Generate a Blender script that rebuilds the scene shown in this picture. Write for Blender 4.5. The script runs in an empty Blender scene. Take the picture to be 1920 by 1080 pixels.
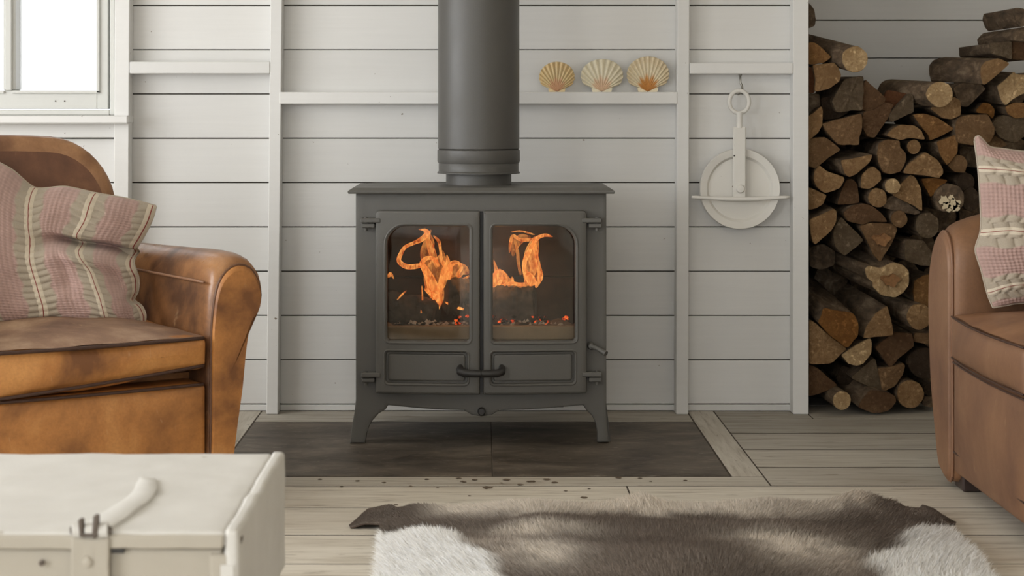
import bpy, bmesh, math, random
import numpy as np
from mathutils import Vector, Matrix, geometry, noise as mnoise

random.seed(7); rng = np.random.default_rng(7)
S = bpy.context.scene
COL = S.collection
PI = math.pi
# ------------------------------------------------------------------ camera, sky, lights, exposure
H, F, VX, VY = 0.876, 3400.0, 905.0, 209.0
cam = bpy.data.objects.new('camera', bpy.data.cameras.new('camera')); COL.objects.link(cam)
cam.location = (0, 0, H); cam.rotation_euler = (PI/2, 0, 0)
cam.data.sensor_width = 36.0; cam.data.lens = F/1920*36
cam.data.shift_x = (960-VX)/1920; cam.data.shift_y = -(540-VY)/1920
cam.data.clip_start = 0.05
cam.data.dof.use_dof = True; cam.data.dof.focus_distance = 4.75; cam.data.dof.aperture_fstop = 8.5
S.camera = cam
S.view_settings.view_transform = 'Standard'; S.view_settings.look = 'None'
S.view_settings.gamma = 1.0; S.view_settings.use_curve_mapping = False
S.view_settings.exposure = 0.0
w = bpy.data.worlds.new('overcast_sky'); S.world = w; w.use_nodes = True
w.node_tree.nodes['Background'].inputs[0].default_value = (0.93, 0.96, 1.0, 1)
w.node_tree.nodes['Background'].inputs[1].default_value = 2.2

def area(name, loc, rot, sx, sy, e, col):
    l = bpy.data.lights.new(name, 'AREA'); l.shape = 'RECTANGLE'; l.size = sx; l.size_y = sy
    l.energy = e; l.color = col
    o = bpy.data.objects.new(name, l); COL.objects.link(o); o.location = loc; o.rotation_euler = rot
    return o
# daylight entering at the two openings of the left wall, and at the glazed doors behind the viewer
area('daylight_left_window', (-2.47, 3.32, 1.14), (0, -PI/2, 0), 1.18, 2.7, 68, (0.975, 0.99, 1.0))
area('daylight_left_doors', (-2.47, 0.2, 1.15), (0, -PI/2, 0), 1.8, 1.9, 72, (0.975, 0.99, 1.0))
area('daylight_front_doors', (-0.5, -2.56, 1.2), (PI/2, 0, 0), 2.6, 1.9, 38, (0.975, 0.99, 1.0))
# ------------------------------------------------------------------ helpers
def P(px, py, Y): return Vector(((px-VX)*Y/F, Y, H-(py-VY)*Y/F))
def PX(px, Y): return (px-VX)*Y/F
def PZ(py, Y): return H-(py-VY)*Y/F
def lin(r, g, b):
    f = lambda c: ((c/255+0.055)/1.055)**2.4 if c/255 > 0.04045 else c/255/12.92
    return (f(r), f(g), f(b), 1.0)

def link(name, me, mat, parent, smooth):
    o = bpy.data.objects.new(name, me); COL.objects.link(o)
    if mat is not None: me.materials.append(mat)
    if smooth:
        me.shade_smooth()
        if smooth is not True: me.set_sharp_from_angle(angle=math.radians(smooth))
    if parent is not None: o.parent = parent
    return o
def mk(name, V, Fc, mat, parent=None, smooth=False, world=False, cols=None):
    V = np.asarray(V, dtype=float).reshape(-1, 3)
    if world and parent is not None: V = V - np.array(world_of(parent))
    me = bpy.data.meshes.new(name); me.from_pydata(V.tolist(), [], [list(map(int, f)) for f in Fc]); me.update()
    if cols is not None:
        a = me.color_attributes.new('Col', 'FLOAT_COLOR', 'POINT')
        a.data.foreach_set('color', np.asarray(cols, dtype=np.float32).reshape(-1))
    return link(name, me, mat, parent, smooth)
def world_of(o):
    p = Vector(o.location)
    while o.parent is not None: o = o.parent; p = p + Vector(o.location)
    return p
def tag(o, label, cat, group=None):
    o['label'] = label; o['category'] = cat
    if group: o['group'] = group
    return o
def thing(name, label, cat, loc=(0, 0, 0), rz=0, group=None):
    o = bpy.data.objects.new(name, None); COL.objects.link(o); o.empty_display_size = 0.05
    o.location = loc; o.rotation_euler = (0, 0, rz)
    return tag(o, label, cat, group)
def structure(o): o['kind'] = 'structure'; return o

class MB:
    def __init__(s): s.v = []; s.f = []
    def add(s, v, f):
        n = len(s.v); s.v += [tuple(p) for p in v]; s.f += [[i+n for i in q] for q in f]; return s
    def box(s, x0, x1, y0, y1, z0, z1, b=0.0):
        if b <= 0:
            v = [(x, y, z) for x in (x0, x1) for y in (y0, y1) for z in (z0, z1)]
            return s.add(v, [(0, 1, 3, 2), (4, 6, 7, 5), (0, 4, 5, 1), (2, 3, 7, 6), (0, 2, 6, 4), (1, 5, 7, 3)])
        bm = bmesh.new(); bmesh.ops.create_cube(bm, size=1)
        for q in bm.verts:
            q.co = Vector(((x0+x1)/2+q.co.x*(x1-x0), (y0+y1)/2+q.co.y*(y1-y0), (z0+z1)/2+q.co.z*(z1-z0)))
        bmesh.ops.bevel(bm, geom=bm.edges[:], offset=b, segments=1, affect='EDGES')
        bm.verts.index_update()
        s.add([q.co[:] for q in bm.verts], [[q.index for q in f.verts] for f in bm.faces]); bm.free(); return s
    def tube(s, pts, rad, n=8, cap=True, flat=1.0, up=None):
        pts = [Vector(p) for p in pts]; m = len(pts)
        if not hasattr(rad, '__len__'): rad = [rad]*m
        v = []; prev = None
        for i, p in enumerate(pts):
            t = (pts[min(i+1, m-1)]-pts[max(i-1, 0)]).normalized()
            if prev is None:
                a = Vector(up) if up else (Vector((0, 1, 0)) if abs(t.y) < .9 else Vector((1, 0, 0)))
            else: a = prev
            a = (a - t*a.dot(t)).normalized(); prev = a; b = t.cross(a)
            for k in range(n):
                th = 2*PI*k/n; v.append(p + a*(math.cos(th)*rad[i]*flat) + b*(math.sin(th)*rad[i]))
        f = [(i*n+k, i*n+(k+1) % n, (i+1)*n+(k+1) % n, (i+1)*n+k) for i in range(m-1) for k in range(n)]
        if cap: f += [list(range(n))[::-1], [(m-1)*n+k for k in range(n)]]
        return s.add(v, f)
    def lathe(s, prof, c, axis='z', n=48, cap=True):
        v = []
        for (r, h) in prof:
            for k in range(n):
                a = 2*PI*k/n
                if axis == 'z': v.append((c[0]+r*math.cos(a), c[1]+r*math.sin(a), c[2]+h))
                elif axis == 'y': v.append((c[0]+r*math.cos(a), c[1]+h, c[2]+r*math.sin(a)))
                else: v.append((c[0]+h, c[1]+r*math.cos(a), c[2]+r*math.sin(a)))
        m = len(prof); f = [(i*n+k, i*n+(k+1) % n, (i+1)*n+(k+1) % n, (i+1)*n+k) for i in range(m-1) for k in range(n)]
        if cap: f += [list(range(n))[::-1], [(m-1)*n+k for k in range(n)]]
        return s.add(v, f)
    def sweep(s, sections, cap=True):      # closed sections with equal point counts
        m = len(sections); n = len(sections[0]); v = [p for q in sections for p in q]
        f = [(i*n+k, i*n+(k+1) % n, (i+1)*n+(k+1) % n, (i+1)*n+k) for i in range(m-1) for k in range(n)]
        s.add(v, f)
        if cap:
            for q, rev in ((sections[0], True), (sections[-1], False)):
                c = sum((Vector(p) for p in q), Vector())/n
                s.add([c]+list(q), [(0, 1+(k+1) % n, 1+k) if rev else (0, 1+k, 1+(k+1) % n) for k in range(n)])
        return s
    def rbox(s, x0, x1, y0, y1, z0, z1, r, crown=(0, 0, 0), n=14, disp=None):
        hx, hy, hz = (x1-x0)/2, (y1-y0)/2, (z1-z0)/2; c = np.array([(x0+x1)/2, (y0+y1)/2, (z0+z1)/2]); h = np.array([hx, hy, hz])
        def axis_pts(L):
            k = np.linspace(0, PI/2, 5); e = r*np.sin(k-PI/2)+0 # edge samples
            a = np.concatenate([-L+r-r*np.cos(k), np.linspace(-L+r, L-r, n)[1:-1], (L-r+r*np.cos(k))[::-1]])
            a.sort(); return a
        V = []; Fc = []
        ax = [axis_pts(L) for L in h]
        for d in range(3):
            u, v = (d+1) % 3, (d+2) % 3
            for sg in (-1, 1):
                A, B = np.meshgrid(ax[u], ax[v], indexing='ij'); q = np.zeros(A.shape+(3,)); q[..., u] = A; q[..., v] = B; q[..., d] = sg*h[d]
                base = len(V); q = q.reshape(-1, 3); V += q.tolist(); nu, nv = A.shape
                for i in range(nu-1):
                    for j in range(nv-1):
                        k = base+i*nv+j; qd = [k, k+nv, k+nv+1, k+1]
                        Fc.append(qd if sg > 0 else qd[::-1])
        V = np.array(V); inner = np.clip(V, -(h-r), h-r); dlt = V-inner
        ln = np.linalg.norm(dlt, axis=1, keepdims=True); ln[ln == 0] = 1; V = inner+dlt/ln*r
        nn = V/h
        for d in range(3):
            if crown[d]:
                u, v = (d+1) % 3, (d+2) % 3
                V[:, d] += crown[d]*nn[:, d]*(1-np.clip(nn[:, u], -1, 1)**2)*(1-np.clip(nn[:, v], -1, 1)**2)
        V = V+c
        if disp is not None: V = disp(V)
        # weld shared borders
        key = {}; idx = []
        out = []
        for p in np.round(V, 5).tolist():
            t = tuple(p)
            if t not in key: key[t] = len(out); out.append(t)
            idx.append(key[t])
        s.add(out, [f2 for f2 in ([idx[i] for i in f] for f in Fc) if len(set(f2)) == 4]); return s
    def obj(s, name, mat, parent=None, smooth=False, world=False): return mk(name, s.v, s.f, mat, parent, smooth, world)

def tube(name, pts, rad, mat, parent=None, n=8, world=False, **k): return MB().tube(pts, rad, n, **k).obj(name, mat, parent, 40, world)
def spl(pts, n):                            # resample a polyline (any dimension) as a Catmull-Rom curve, even arclength
    pts = np.asarray(pts, float); m = len(pts)
    Q = np.vstack([2*pts[0]-pts[1], pts, 2*pts[-1]-pts[-2]]); out = []
    for i in range(m-1):
        p0, p1, p2, p3 = Q[i:i+4]
        for t in np.linspace(0, 1, 12, endpoint=(i == m-2)):
            out.append(.5*(2*p1+(p2-p0)*t+(2*p0-5*p1+4*p2-p3)*t*t+(3*p1-p0-3*p2+p3)*t**3))
    out = np.array(out); d = np.r_[0, np.cumsum(np.linalg.norm(np.diff(out[:, :2], axis=0), axis=1))]
    s = np.linspace(0, d[-1], n); return np.stack([np.interp(s, d, out[:, k]) for k in range(out.shape[1])], 1)
def closed_spl(pts, n, ten=.35):                     # smooth closed loop through the points, n even samples
    pts = np.asarray(pts, float); m = len(pts); out = []
    for i in range(m):
        p0, p1, p2, p3 = pts[(i-1) % m], pts[i], pts[(i+1) % m], pts[(i+2) % m]
        for t in np.linspace(0, 1, 8, endpoint=False):
            out.append(p1*(2*t**3-3*t**2+1)+ten*(p2-p0)*(t**3-2*t**2+t)+p2*(-2*t**3+3*t**2)+ten*(p3-p1)*(t**3-t**2))
    out = np.array(out+[out[0]]); d = np.r_[0, np.cumsum(np.linalg.norm(np.diff(out, axis=0), axis=1))]
    s = np.linspace(0, d[-1], n, endpoint=False); return np.stack([np.interp(s, d, out[:, k]) for k in range(2)], 1)
def vn(x, y, seed=0):                       # numpy value noise -1..1
    x = np.asarray(x, float); y = np.asarray(y, float)
    xi = np.floor(x).astype(np.int64); yi = np.floor(y).astype(np.int64); fx = x-xi; fy = y-yi
    fx = fx*fx*(3-2*fx); fy = fy*fy*(3-2*fy)
    def h(a, b):
        n = (a*374761393+b*668265263+seed*974711) & 0xffffffff
        n = ((n ^ (n >> 13))*1274126177) & 0xffffffff
        return ((n ^ (n >> 16)) & 0xffff)/32767.5-1
    return (h(xi, yi)*(1-fx)+h(xi+1, yi)*fx)*(1-fy)+(h(xi, yi+1)*(1-fx)+h(xi+1, yi+1)*fx)*fy
def sstep(a, b, x): t = np.clip((np.asarray(x, float)-a)/(b-a), 0, 1); return t*t*(3-2*t)

def rrect(x0, x1, z0, z1, r, seg=6):        # r: radius or (bl, br, tr, tl); counter-clockwise in xz
    if not hasattr(r, '__len__'): r = (r,)*4
    out = []
    for (cx, cz, rr, a0) in ((x0, z0, r[0], PI), (x1, z0, r[1], 1.5*PI), (x1, z1, r[2], 0), (x0, z1, r[3], PI/2)):
        ccx = cx+rr if cx == x0 else cx-rr; ccz = cz+rr if cz == z0 else cz-rr
        for k in range(seg+1):
            a = a0+PI/2*k/seg; out.append((ccx+rr*math.cos(a), ccz+rr*math.sin(a)))
    return out
def densify(loop, mx):
    out = []
    for i, p in enumerate(loop):
        q = loop[(i+1) % len(loop)]; d = math.hypot(q[0]-p[0], q[1]-p[1]); k = max(1, int(math.ceil(d/mx)))
        if d < 1e-9: continue
        out += [(p[0]+(q[0]-p[0])*t/k, p[1]+(q[1]-p[1])*t/k) for t in range(k)]
    return out
def offset(loop, d):                        # move to the left of travel by d
    n = len(loop); out = []
    for i in range(n):
        a = Vector(loop[i-1]); b = Vector(loop[i]); c = Vector(loop[(i+1) % n])
        e1 = (b-a).normalized(); e2 = (c-b).normalized(); n1 = Vector((-e1.y, e1.x)); n2 = Vector((-e2.y, e2.x))
        m = n1+n2
        m = m/max(m.dot(n1), .35) if m.length > 1e-6 else n1
        out.append(tuple(b+m*d))
    return out
def plate(name, outer, holes, y0, y1, bev, mat, parent=None, bow=None, step=0.02, smooth=35, back=True):
    """outer ccw loop, hole loops ccw as well; front at y0 (towards viewer), back at y1"""
    outer = densify(outer, step); holes = [densify(h, step)[::-1] for h in holes]
    V = []; Fc = []; loops = []
    for L in [outer]+holes:
        Lo = offset(L, bev) if bev else L; n = len(L); b = len(V)
        prof = [(Lo, y0), (offset(L, bev*.3), y0+bev*.3), (L, y0+bev), (L, y1)] if bev else [(L, y0), (L, y1)]
        for (q, y) in prof: V += [(p[0], y, p[1]) for p in q]
        for i in range(len(prof)-1):
            for k in range(n):
                Fc.append((b+i*n+(k+1) % n, b+i*n+k, b+(i+1)*n+k, b+(i+1)*n+(k+1) % n))
        loops.append((b, n, len(prof)))
    for lev in ((0, -1) if back else (0,)):
        idx = []; polys = []
        for (b, n, m) in loops:
            s0 = b+(m-1)*n if lev else b
            idx += list(range(s0, s0+n)); polys.append([Vector((V[i][0], V[i][2], 0)) for i in range(s0, s0+n)])
        for t in geometry.tessellate_polygon(polys):
            a, b_, c = [idx[i] for i in t]
            cr = (V[b_][0]-V[a][0])*(V[c][2]-V[a][2])-(V[c][0]-V[a][0])*(V[b_][2]-V[a][2])
            if abs(cr) < 1e-12: continue
            Fc.append((a, b_, c) if (cr > 0) != (lev == -1) else (a, c, b_))
    me = bpy.data.meshes.new(name); me.from_pydata(V, [], Fc); bm = bmesh.new(); bm.from_mesh(me)
    if bow:
        xs = [p[0] for p in outer]; x = min(xs)+step
        while x < max(xs):
            bmesh.ops.bisect_plane(bm, geom=bm.verts[:]+bm.edges[:]+bm.faces[:], plane_co=(x, 0, 0), plane_no=(1, 0, 0), dist=1e-6); x += step
        for v in bm.verts: v.co.y += bow(v.co.x)
    bmesh.ops.recalc_face_normals(bm, faces=bm.faces[:])
    bm.to_mesh(me); bm.free()
    return link(name, me, mat, parent, smooth)

# ------------------------------------------------------------------ materials
class NT:
    def __init__(s, name, rough=.5, spec=.5, metal=0.0):
        s.m = bpy.data.materials.new(name); s.m.use_nodes = True; s.t = s.m.node_tree
        s.b = s.t.nodes['Principled BSDF']; s.b.inputs['Roughness'].default_value = rough
        s.b.inputs['Specular IOR Level'].default_value = spec; s.b.inputs['Metallic'].default_value = metal
        s.tc = s.t.nodes.new('ShaderNodeTexCoord'); s.info = s.t.nodes.new('ShaderNodeObjectInfo')
    def L(s, a, b): s.t.links.new(a, b)
    def n(s, ty, **kw):
        o = s.t.nodes.new('ShaderNode'+ty)
        for k, v in kw.items(): setattr(o, k, v)
        return o
    def vec(s, scale=(1, 1, 1), src='Object', rnd=0.0):
        mp = s.n('Mapping'); mp.inputs['Scale'].default_value = scale
        if rnd:
            a = s.n('VectorMath', operation='MULTIPLY_ADD'); s.L(s.info.outputs['Random'], a.inputs[0]); a.inputs[1].default_value = (rnd, rnd*.7, rnd*1.3)
            s.L(s.tc.outputs[src], a.inputs[2]); s.L(a.outputs[0], mp.inputs['Vector'])
        else: s.L(s.tc.outputs[src], mp.inputs['Vector'])
        return mp.outputs[0]
    def noise(s, vec, scale, detail=4, rough=.55, dist=0):
        o = s.n('TexNoise'); o.inputs['Scale'].default_value = scale; o.inputs['Detail'].default_value = detail
        o.inputs['Roughness'].default_value = rough; o.inputs['Distortion'].default_value = dist; s.L(vec, o.inputs['Vector']); return o.outputs[0]
    def ramp(s, fac, stops, interp='LINEAR'):
        o = s.n('ValToRGB'); cr = o.color_ramp; cr.interpolation = interp
        while len(cr.elements) < len(stops): cr.elements.new(.5)
        for e, (p, c) in zip(cr.elements, stops):
            e.position = p; e.color = c if hasattr(c, '__len__') else (c, c, c, 1)
        s.L(fac, o.inputs[0]); return o.outputs[0]
    def mix(s, fac, a, b, mode='MIX'):
        o = s.n('Mix', data_type='RGBA', blend_type=mode)
        for v, i in ((fac, 0), (a, 6), (b, 7)):
            if hasattr(v, 'is_linked'): s.L(v, o.inputs[i])
            else: o.inputs[i].default_value = v
        return o.outputs[2]
    def math(s, op, a, b=0.0, c=None):
        o = s.n('Math', operation=op)
        for i, v in enumerate((a, b) if c is None else (a, b, c)):
            if hasattr(v, 'is_linked'): s.L(v, o.inputs[i])
            else: o.inputs[i].default_value = v
        return o.outputs[0]
    def bump(s, h, strength=.3, dist=.002, prev=None):
        o = s.n('Bump'); o.inputs['Strength'].default_value = strength; o.inputs['Distance'].default_value = dist
        s.L(h, o.inputs['Height'])
        if prev is not None: s.L(prev, o.inputs['Normal'])
        return o.outputs[0]
    def out(s, col=None, nrm=None, rough=None):
        if col is not None:
            if hasattr(col, 'is_linked'): s.L(col, s.b.inputs['Base Color'])
            else: s.b.inputs['Base Color'].default_value = col
        if nrm is not None: s.L(nrm, s.b.inputs['Normal'])
        if rough is not None: s.L(rough, s.b.inputs['Roughness'])
        return s.m

def m_paint(name, c, var=.05, grain=(1.2, 12, 30), chips=True, rough=.55):
    n = NT(name, rough, .35); v = n.vec(grain, rnd=9)
    a = n.noise(v, 3, 5); b = n.noise(n.vec(rnd=5), 2.2, 3)
    dk = tuple(x*(1-2.2*var) for x in c[:3])+(1,); lt = tuple(min(1, x*(1+var)) for x in c[:3])+(1,)
    col = n.mix(n.math('ADD', n.math('MULTIPLY', a, .5), n.math('MULTIPLY', b, .5)), dk, lt)
    rv = n.math('MULTIPLY_ADD', n.info.outputs['Random'], .10, .93)
    col = n.mix(1.0, col, n.ramp(rv, [(0, 0.0), (1, 1.0)]), 'MULTIPLY')
    if chips:
        sp = n.ramp(n.noise(n.vec(rnd=11), 55, 2, .5), [(.765, 0.0), (.79, 1.0)])
        col = n.mix(sp, col, lin(120, 108, 92))
    return n.out(col, n.bump(a, .25, .0015))
WALLP = m_paint('white_painted_board', lin(220, 219, 216))
TRIMP = m_paint('white_painted_trim', lin(223, 222, 219), .035)
DIM = m_paint('white_painted_metal', lin(224, 221, 214), .03, (3, 3, 3))
WINP = m_paint('window_paint', lin(208, 208, 203), .03, chips=False)

def m_wood_floor(name, k):
    n = NT(name, .62, .3); v = n.vec((1.0, 14, 14), rnd=13)
    def c(r, g, b): return tuple(x*k for x in lin(r, g, b)[:3])+(1,)
    g = n.noise(v, 4.2, 8, .62, .6); b = n.noise(n.vec((1.2, 4, 1), rnd=7), 2.2, 4)
    col = n.ramp(g, [(.28, c(160, 150, 135)), (.46, c(206, 199, 186)), (.62, c(219, 213, 201)), (.8, c(190, 181, 166))])
    col = n.mix(n.math('MULTIPLY', n.ramp(b, [(.45, 0.0), (.75, 1.0)]), .45), col, c(178, 167, 150))
    st = n.ramp(n.noise(n.vec((5, 26, 20), rnd=3), 2.6, 3, .5), [(.66, 0.0), (.72, 1.0)])
    col = n.mix(n.math('MULTIPLY', st, .5), col, c(122, 108, 90))
    fine = n.ramp(n.noise(n.vec((2.2, 70, 40), rnd=6), 3, 4, .6), [(.60, 0.0), (.70, 1.0)])
    col = n.mix(n.math('MULTIPLY', fine, .32), col, c(126, 112, 94))
    rv = n.math('MULTIPLY_ADD', n.info.outputs['Random'], .16, .88)
    col = n.mix(1.0, col, n.ramp(rv, [(0, 0.0), (1, 1.0)]), 'MULTIPLY')
    col = n.mix(1.0, col, n.info.outputs['Color'], 'MULTIPLY')          # board tone: slight random spread, plus shade painted into the right rear boards
    return n.out(col, n.bump(g, .35, .0015))
FLOORM = m_wood_floor('scrubbed_floorboard', 1.0)
def simple(name, c, rough=.6, var=.15, scale=30, bump=.15, spec=.4, metal=0.0):
    n = NT(name, rough, spec, metal); a = n.noise(n.vec(rnd=4), scale, 5)
    dk = tuple(x*(1-var) for x in c[:3])+(1,); lt = tuple(min(1, x*(1+var)) for x in c[:3])+(1,)
    return n.out(n.mix(a, dk, lt), n.bump(a, bump, .001))
GAP = simple('dark_joint', lin(70, 62, 52), .9)
PLASTER = simple('plain_white_paint', lin(222, 216, 205), .8, .04, 6, .05)
def m_slate():
    n = NT('dark_slate', .55, .35); a = n.noise(n.vec((1, 1.6, 1), rnd=3), 5, 8, .65, .4); sc = n.noise(n.vec((9, 60, 5)), 2.2, 3, .5, 1.2)
    col = n.ramp(a, [(.3, lin(54, 47, 40)), (.52, lin(92, 83, 72)), (.72, lin(126, 115, 102))])
    col = n.mix(n.math('MULTIPLY', n.ramp(sc, [(.62, 0.0), (.70, 1.0)]), .42), col, lin(168, 160, 150))
    return n.out(col, n.bump(a, .5, .002))
SLATE = m_slate()
def m_iron(name, c, rough=.5, spec=.5, var=.14):
    n = NT(name, rough, spec); a = n.noise(n.vec(), 9, 5); f = n.noise(n.vec(), 420, 2)
    dk = tuple(x*(1-var) for x in c[:3])+(1,); lt = tuple(x*(1+var) for x in c[:3])+(1,)
    return n.out(n.mix(a, dk, lt), n.bump(f, .35, .0006), n.ramp(a, [(.3, rough-.06), (.7, rough+.08)]))
IRON = m_iron('stove_paint', lin(88, 86, 81), .5)
IRON2 = m_iron('flue_paint', lin(77, 75, 71), .44)
BLACK = m_iron('black_iron', lin(42, 40, 38), .45)
STEEL = simple('galvanised_steel', lin(150, 148, 142), .35, .1, 60, .05, .5, .8)
def m_firebox():
    n = NT('sooty_firebrick', .85, .2); a = n.noise(n.vec(), 14, 6)
    return n.out(n.ramp(a, [(.3, lin(32, 23, 19)), (.7, lin(76, 54, 39))]), n.bump(a, .4, .002))
FIREB = m_firebox()
ASHBAR = simple('ash_covered_bar', lin(150, 138, 120), .9, .2, 40, .3)
def m_glass(name, tint=(1, 1, 1, 1), refl=1.0):
    m = bpy.data.materials.new(name); m.use_nodes = True; t = m.node_tree; t.nodes.clear()
    o = t.nodes.new('ShaderNodeOutputMaterial'); tr = t.nodes.new('ShaderNodeBsdfTransparent'); gl = t.nodes.new('ShaderNodeBsdfGlossy')
    tr.inputs[0].default_value = tint; gl.inputs['Roughness'].default_value = .03; gl.inputs[0].default_value = (refl, refl, refl, 1)
    fr = t.nodes.new('ShaderNodeFresnel'); fr.inputs[0].default_value = 1.5; mx = t.nodes.new('ShaderNodeMixShader')
    t.links.new(fr.outputs[0], mx.inputs[0]); t.links.new(tr.outputs[0], mx.inputs[1]); t.links.new(gl.outputs[0], mx.inputs[2]); t.links.new(mx.outputs[0], o.inputs[0])
    return m
GLASS = m_glass('window_glass'); SGLASS = m_glass('stove_glass', (.9, .87, .82, 1), 1.0)
def m_leather(name, light, mid, dark, rough=.42, scale=4.0, lo=.36, hi=.66):
    n = NT(name, rough, .5); v = n.vec(); a = n.noise(v, scale, 6, .6, .3); f = n.noise(v, 170, 3, .6)
    col = n.ramp(a, [(lo, dark), ((lo+hi)/2, mid), (hi, light)])
    sc = n.ramp(n.noise(n.vec((30, 8, 6)), 2.4, 3, .5, 1.5), [(.69, 0.0), (.75, 1.0)])
    col = n.mix(n.math('MULTIPLY', sc, .22), col, lin(208, 172, 130))
    col = n.mix(n.math('MULTIPLY', n.ramp(f, [(.35, 1.0), (.6, 0.0)]), .18), col, dark)
    vo = n.n('TexVoronoi', feature='DISTANCE_TO_EDGE'); vo.inputs['Scale'].default_value = 260; n.L(v, vo.inputs['Vector'])
    return n.out(col, n.bump(a, .2, .006, n.bump(vo.outputs[0], .12, .0008, n.bump(f, .18, .0008))), n.ramp(a, [(.3, rough+.14), (.7, rough-.06)]))
TAN = m_leather('tan_leather', lin(212, 152, 88), lin(182, 122, 64), lin(116, 73, 38), .4)
TAN_ARM = m_leather('tan_arm_leather', lin(168, 122, 80), lin(138, 95, 60), lin(84, 56, 38), .28, 5)
TAN_IN = m_leather('dark_arm_lining_leather', lin(138, 98, 70), lin(106, 72, 50), lin(70, 46, 36), .45, 6)
SEATTOP = m_leather('worn_seat_leather', lin(176, 146, 118), lin(140, 108, 84), lin(104, 76, 60), .5, 5)
BACKL = m_leather('brown_back_leather', lin(134, 92, 64), lin(112, 75, 53), lin(90, 60, 44), .52, 5)
BACKTOP = m_leather('scuffed_back_leather', lin(176, 132, 94), lin(150, 109, 75), lin(116, 80, 56), .5, 6)
RTAN = m_leather('cocoa_leather', lin(146, 108, 78), lin(130, 94, 68), lin(110, 78, 58), .5, 3)
RTAN2 = m_leather('cocoa_arm_leather', lin(140, 100, 68), lin(122, 86, 58), lin(98, 68, 48), .5, 3)
RSEAT = m_leather('warm_seat_leather', lin(160, 115, 78), lin(140, 99, 68), lin(114, 79, 58), .5, 3)
PIPE = simple('dark_piping', lin(66, 44, 34), .45, .2, 40); PIPEM = simple('brown_piping', lin(96, 64, 42), .4, .2, 40); PIPEL = simple('light_piping', lin(136, 100, 76), .4, .2, 30)
FOOT = simple('dark_wood_foot', lin(58, 46, 42), .4, .3, 20)
def m_attr(name, rough=.9, sheen=.0, spec=.2, bumps=0.0, bscale=300):
    n = NT(name, rough, spec); a = n.n('Attribute', attribute_name='Col'); nr = None
    col = a.outputs[0]
    f = n.noise(n.vec(), bscale, 3)
    if bumps: nr = n.bump(f, bumps, .0012)
    col = n.mix(.25, col, n.mix(1.0, col, n.ramp(f, [(.3, .55), (.7, 1.0)]), 'MULTIPLY'))
    if sheen: n.b.inputs['Sheen Weight'].default_value = sheen
    return n.out(col, nr)
QUILT = m_attr('quilted_cotton', .95, .15, .1, .5, 420)
SHELLM = m_attr('shell', .45, 0, .4, .15, 150)
HIDEM = m_attr('hide_skin', .9, 0, .1)
def m_fur():
    n = NT('fur', .6, .2); a = n.n('Attribute', attribute_name='Col'); n.out(a.outputs[0])
    tl = n.n('BsdfTranslucent'); n.L(a.outputs[0], tl.inputs[0]); mx = n.n('MixShader'); mx.inputs[0].default_value = .30
    n.L(n.b.outputs[0], mx.inputs[1]); n.L(tl.outputs[0], mx.inputs[2]); n.L(mx.outputs[0], n.t.nodes['Material Output'].inputs[0]); return n.m
FURM = m_fur()
TAPE = simple('woven_cream_tape', lin(208, 196, 176), .95, .1, 300, .5); TAPER = simple('red_tape_stripe', lin(142, 72, 66), .95, .15, 300, .4)
def m_bark():
    n = NT('bark', .9, .15); v = n.vec((1, .35, 1), rnd=17); a = n.noise(v, 38, 7, .65, .5); b = n.noise(n.vec(rnd=3), 9, 3)
    col = n.ramp(a, [(.3, lin(46, 36, 27)), (.52, lin(98, 80, 62)), (.72, lin(146, 126, 102))])
    col = n.mix(n.math('MULTIPLY', b, .5), col, lin(92, 82, 70))
    return n.out(col, n.bump(a, .9, .006))
BARK = m_bark()
def m_cut():
    n = NT('cut_wood_end', .85, .15); sx = n.n('SeparateXYZ'); n.L(n.tc.outputs['Object'], sx.inputs[0])
    r = n.math('SQRT', n.math('ADD', n.math('MULTIPLY', sx.outputs[0], sx.outputs[0]), n.math('MULTIPLY', sx.outputs[2], sx.outputs[2])))
    wob = n.noise(n.vec(rnd=5), 26, 3); fine = n.noise(n.vec(rnd=8), 105, 6, .78); big = n.noise(n.vec(rnd=21), 16, 5, .6)
    ring = n.math('SINE', n.math('MULTIPLY_ADD', r, 900, n.math('MULTIPLY', wob, 26)))
    ang = n.math('ARCTAN2', sx.outputs[2], sx.outputs[0])
    cv = n.n('CombineXYZ'); n.L(n.math('MULTIPLY', ang, 5.0), cv.inputs[0]); n.L(n.math('MULTIPLY', r, 7), cv.inputs[1]); n.L(n.math('MULTIPLY', n.info.outputs['Random'], 40), cv.inputs[2])
    rad = n.noise(cv.outputs[0], 1.6, 3, .5)
    crack = n.ramp(rad, [(.22, 1.0), (.25, 0.0)])
    base = n.info.outputs['Color']
    col = n.mix(n.math('MULTIPLY_ADD', ring, .07, .10), base, n.mix(1.0, base, (.45, .36, .28, 1), 'MULTIPLY'))
    col = n.mix(n.ramp(big, [(.35, .75), (.66, 0.0)]), col, n.mix(1.0, base, (.42, .36, .30, 1), 'MULTIPLY'))
    col = n.mix(n.ramp(fine, [(.34, .9), (.60, 0.0)]), col, n.mix(1.0, base, (.42, .36, .30, 1), 'MULTIPLY'))
    col = n.mix(n.ramp(rad, [(.40, .45), (.55, 0.0)]), col, n.mix(1.0, base, (.5, .42, .35, 1), 'MULTIPLY'))
    col = n.mix(n.ramp(n.noise(n.vec(rnd=31), 60, 3), [(.60, 0.0), (.72, .6)]), col, n.mix(1.0, base, (1.5, 1.5, 1.5, 1), 'MULTIPLY'))
    col = n.mix(n.math('MULTIPLY', crack, .75), col, lin(46, 34, 26))
    h = n.math('ADD', fine, n.math('MULTIPLY', crack, -1.5))
    return n.out(col, n.bump(h, .9, .004))
CUT = m_cut()
CHAR = simple('charred_wood', lin(84, 76, 70), .9, .95, 45, 1.0)
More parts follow.
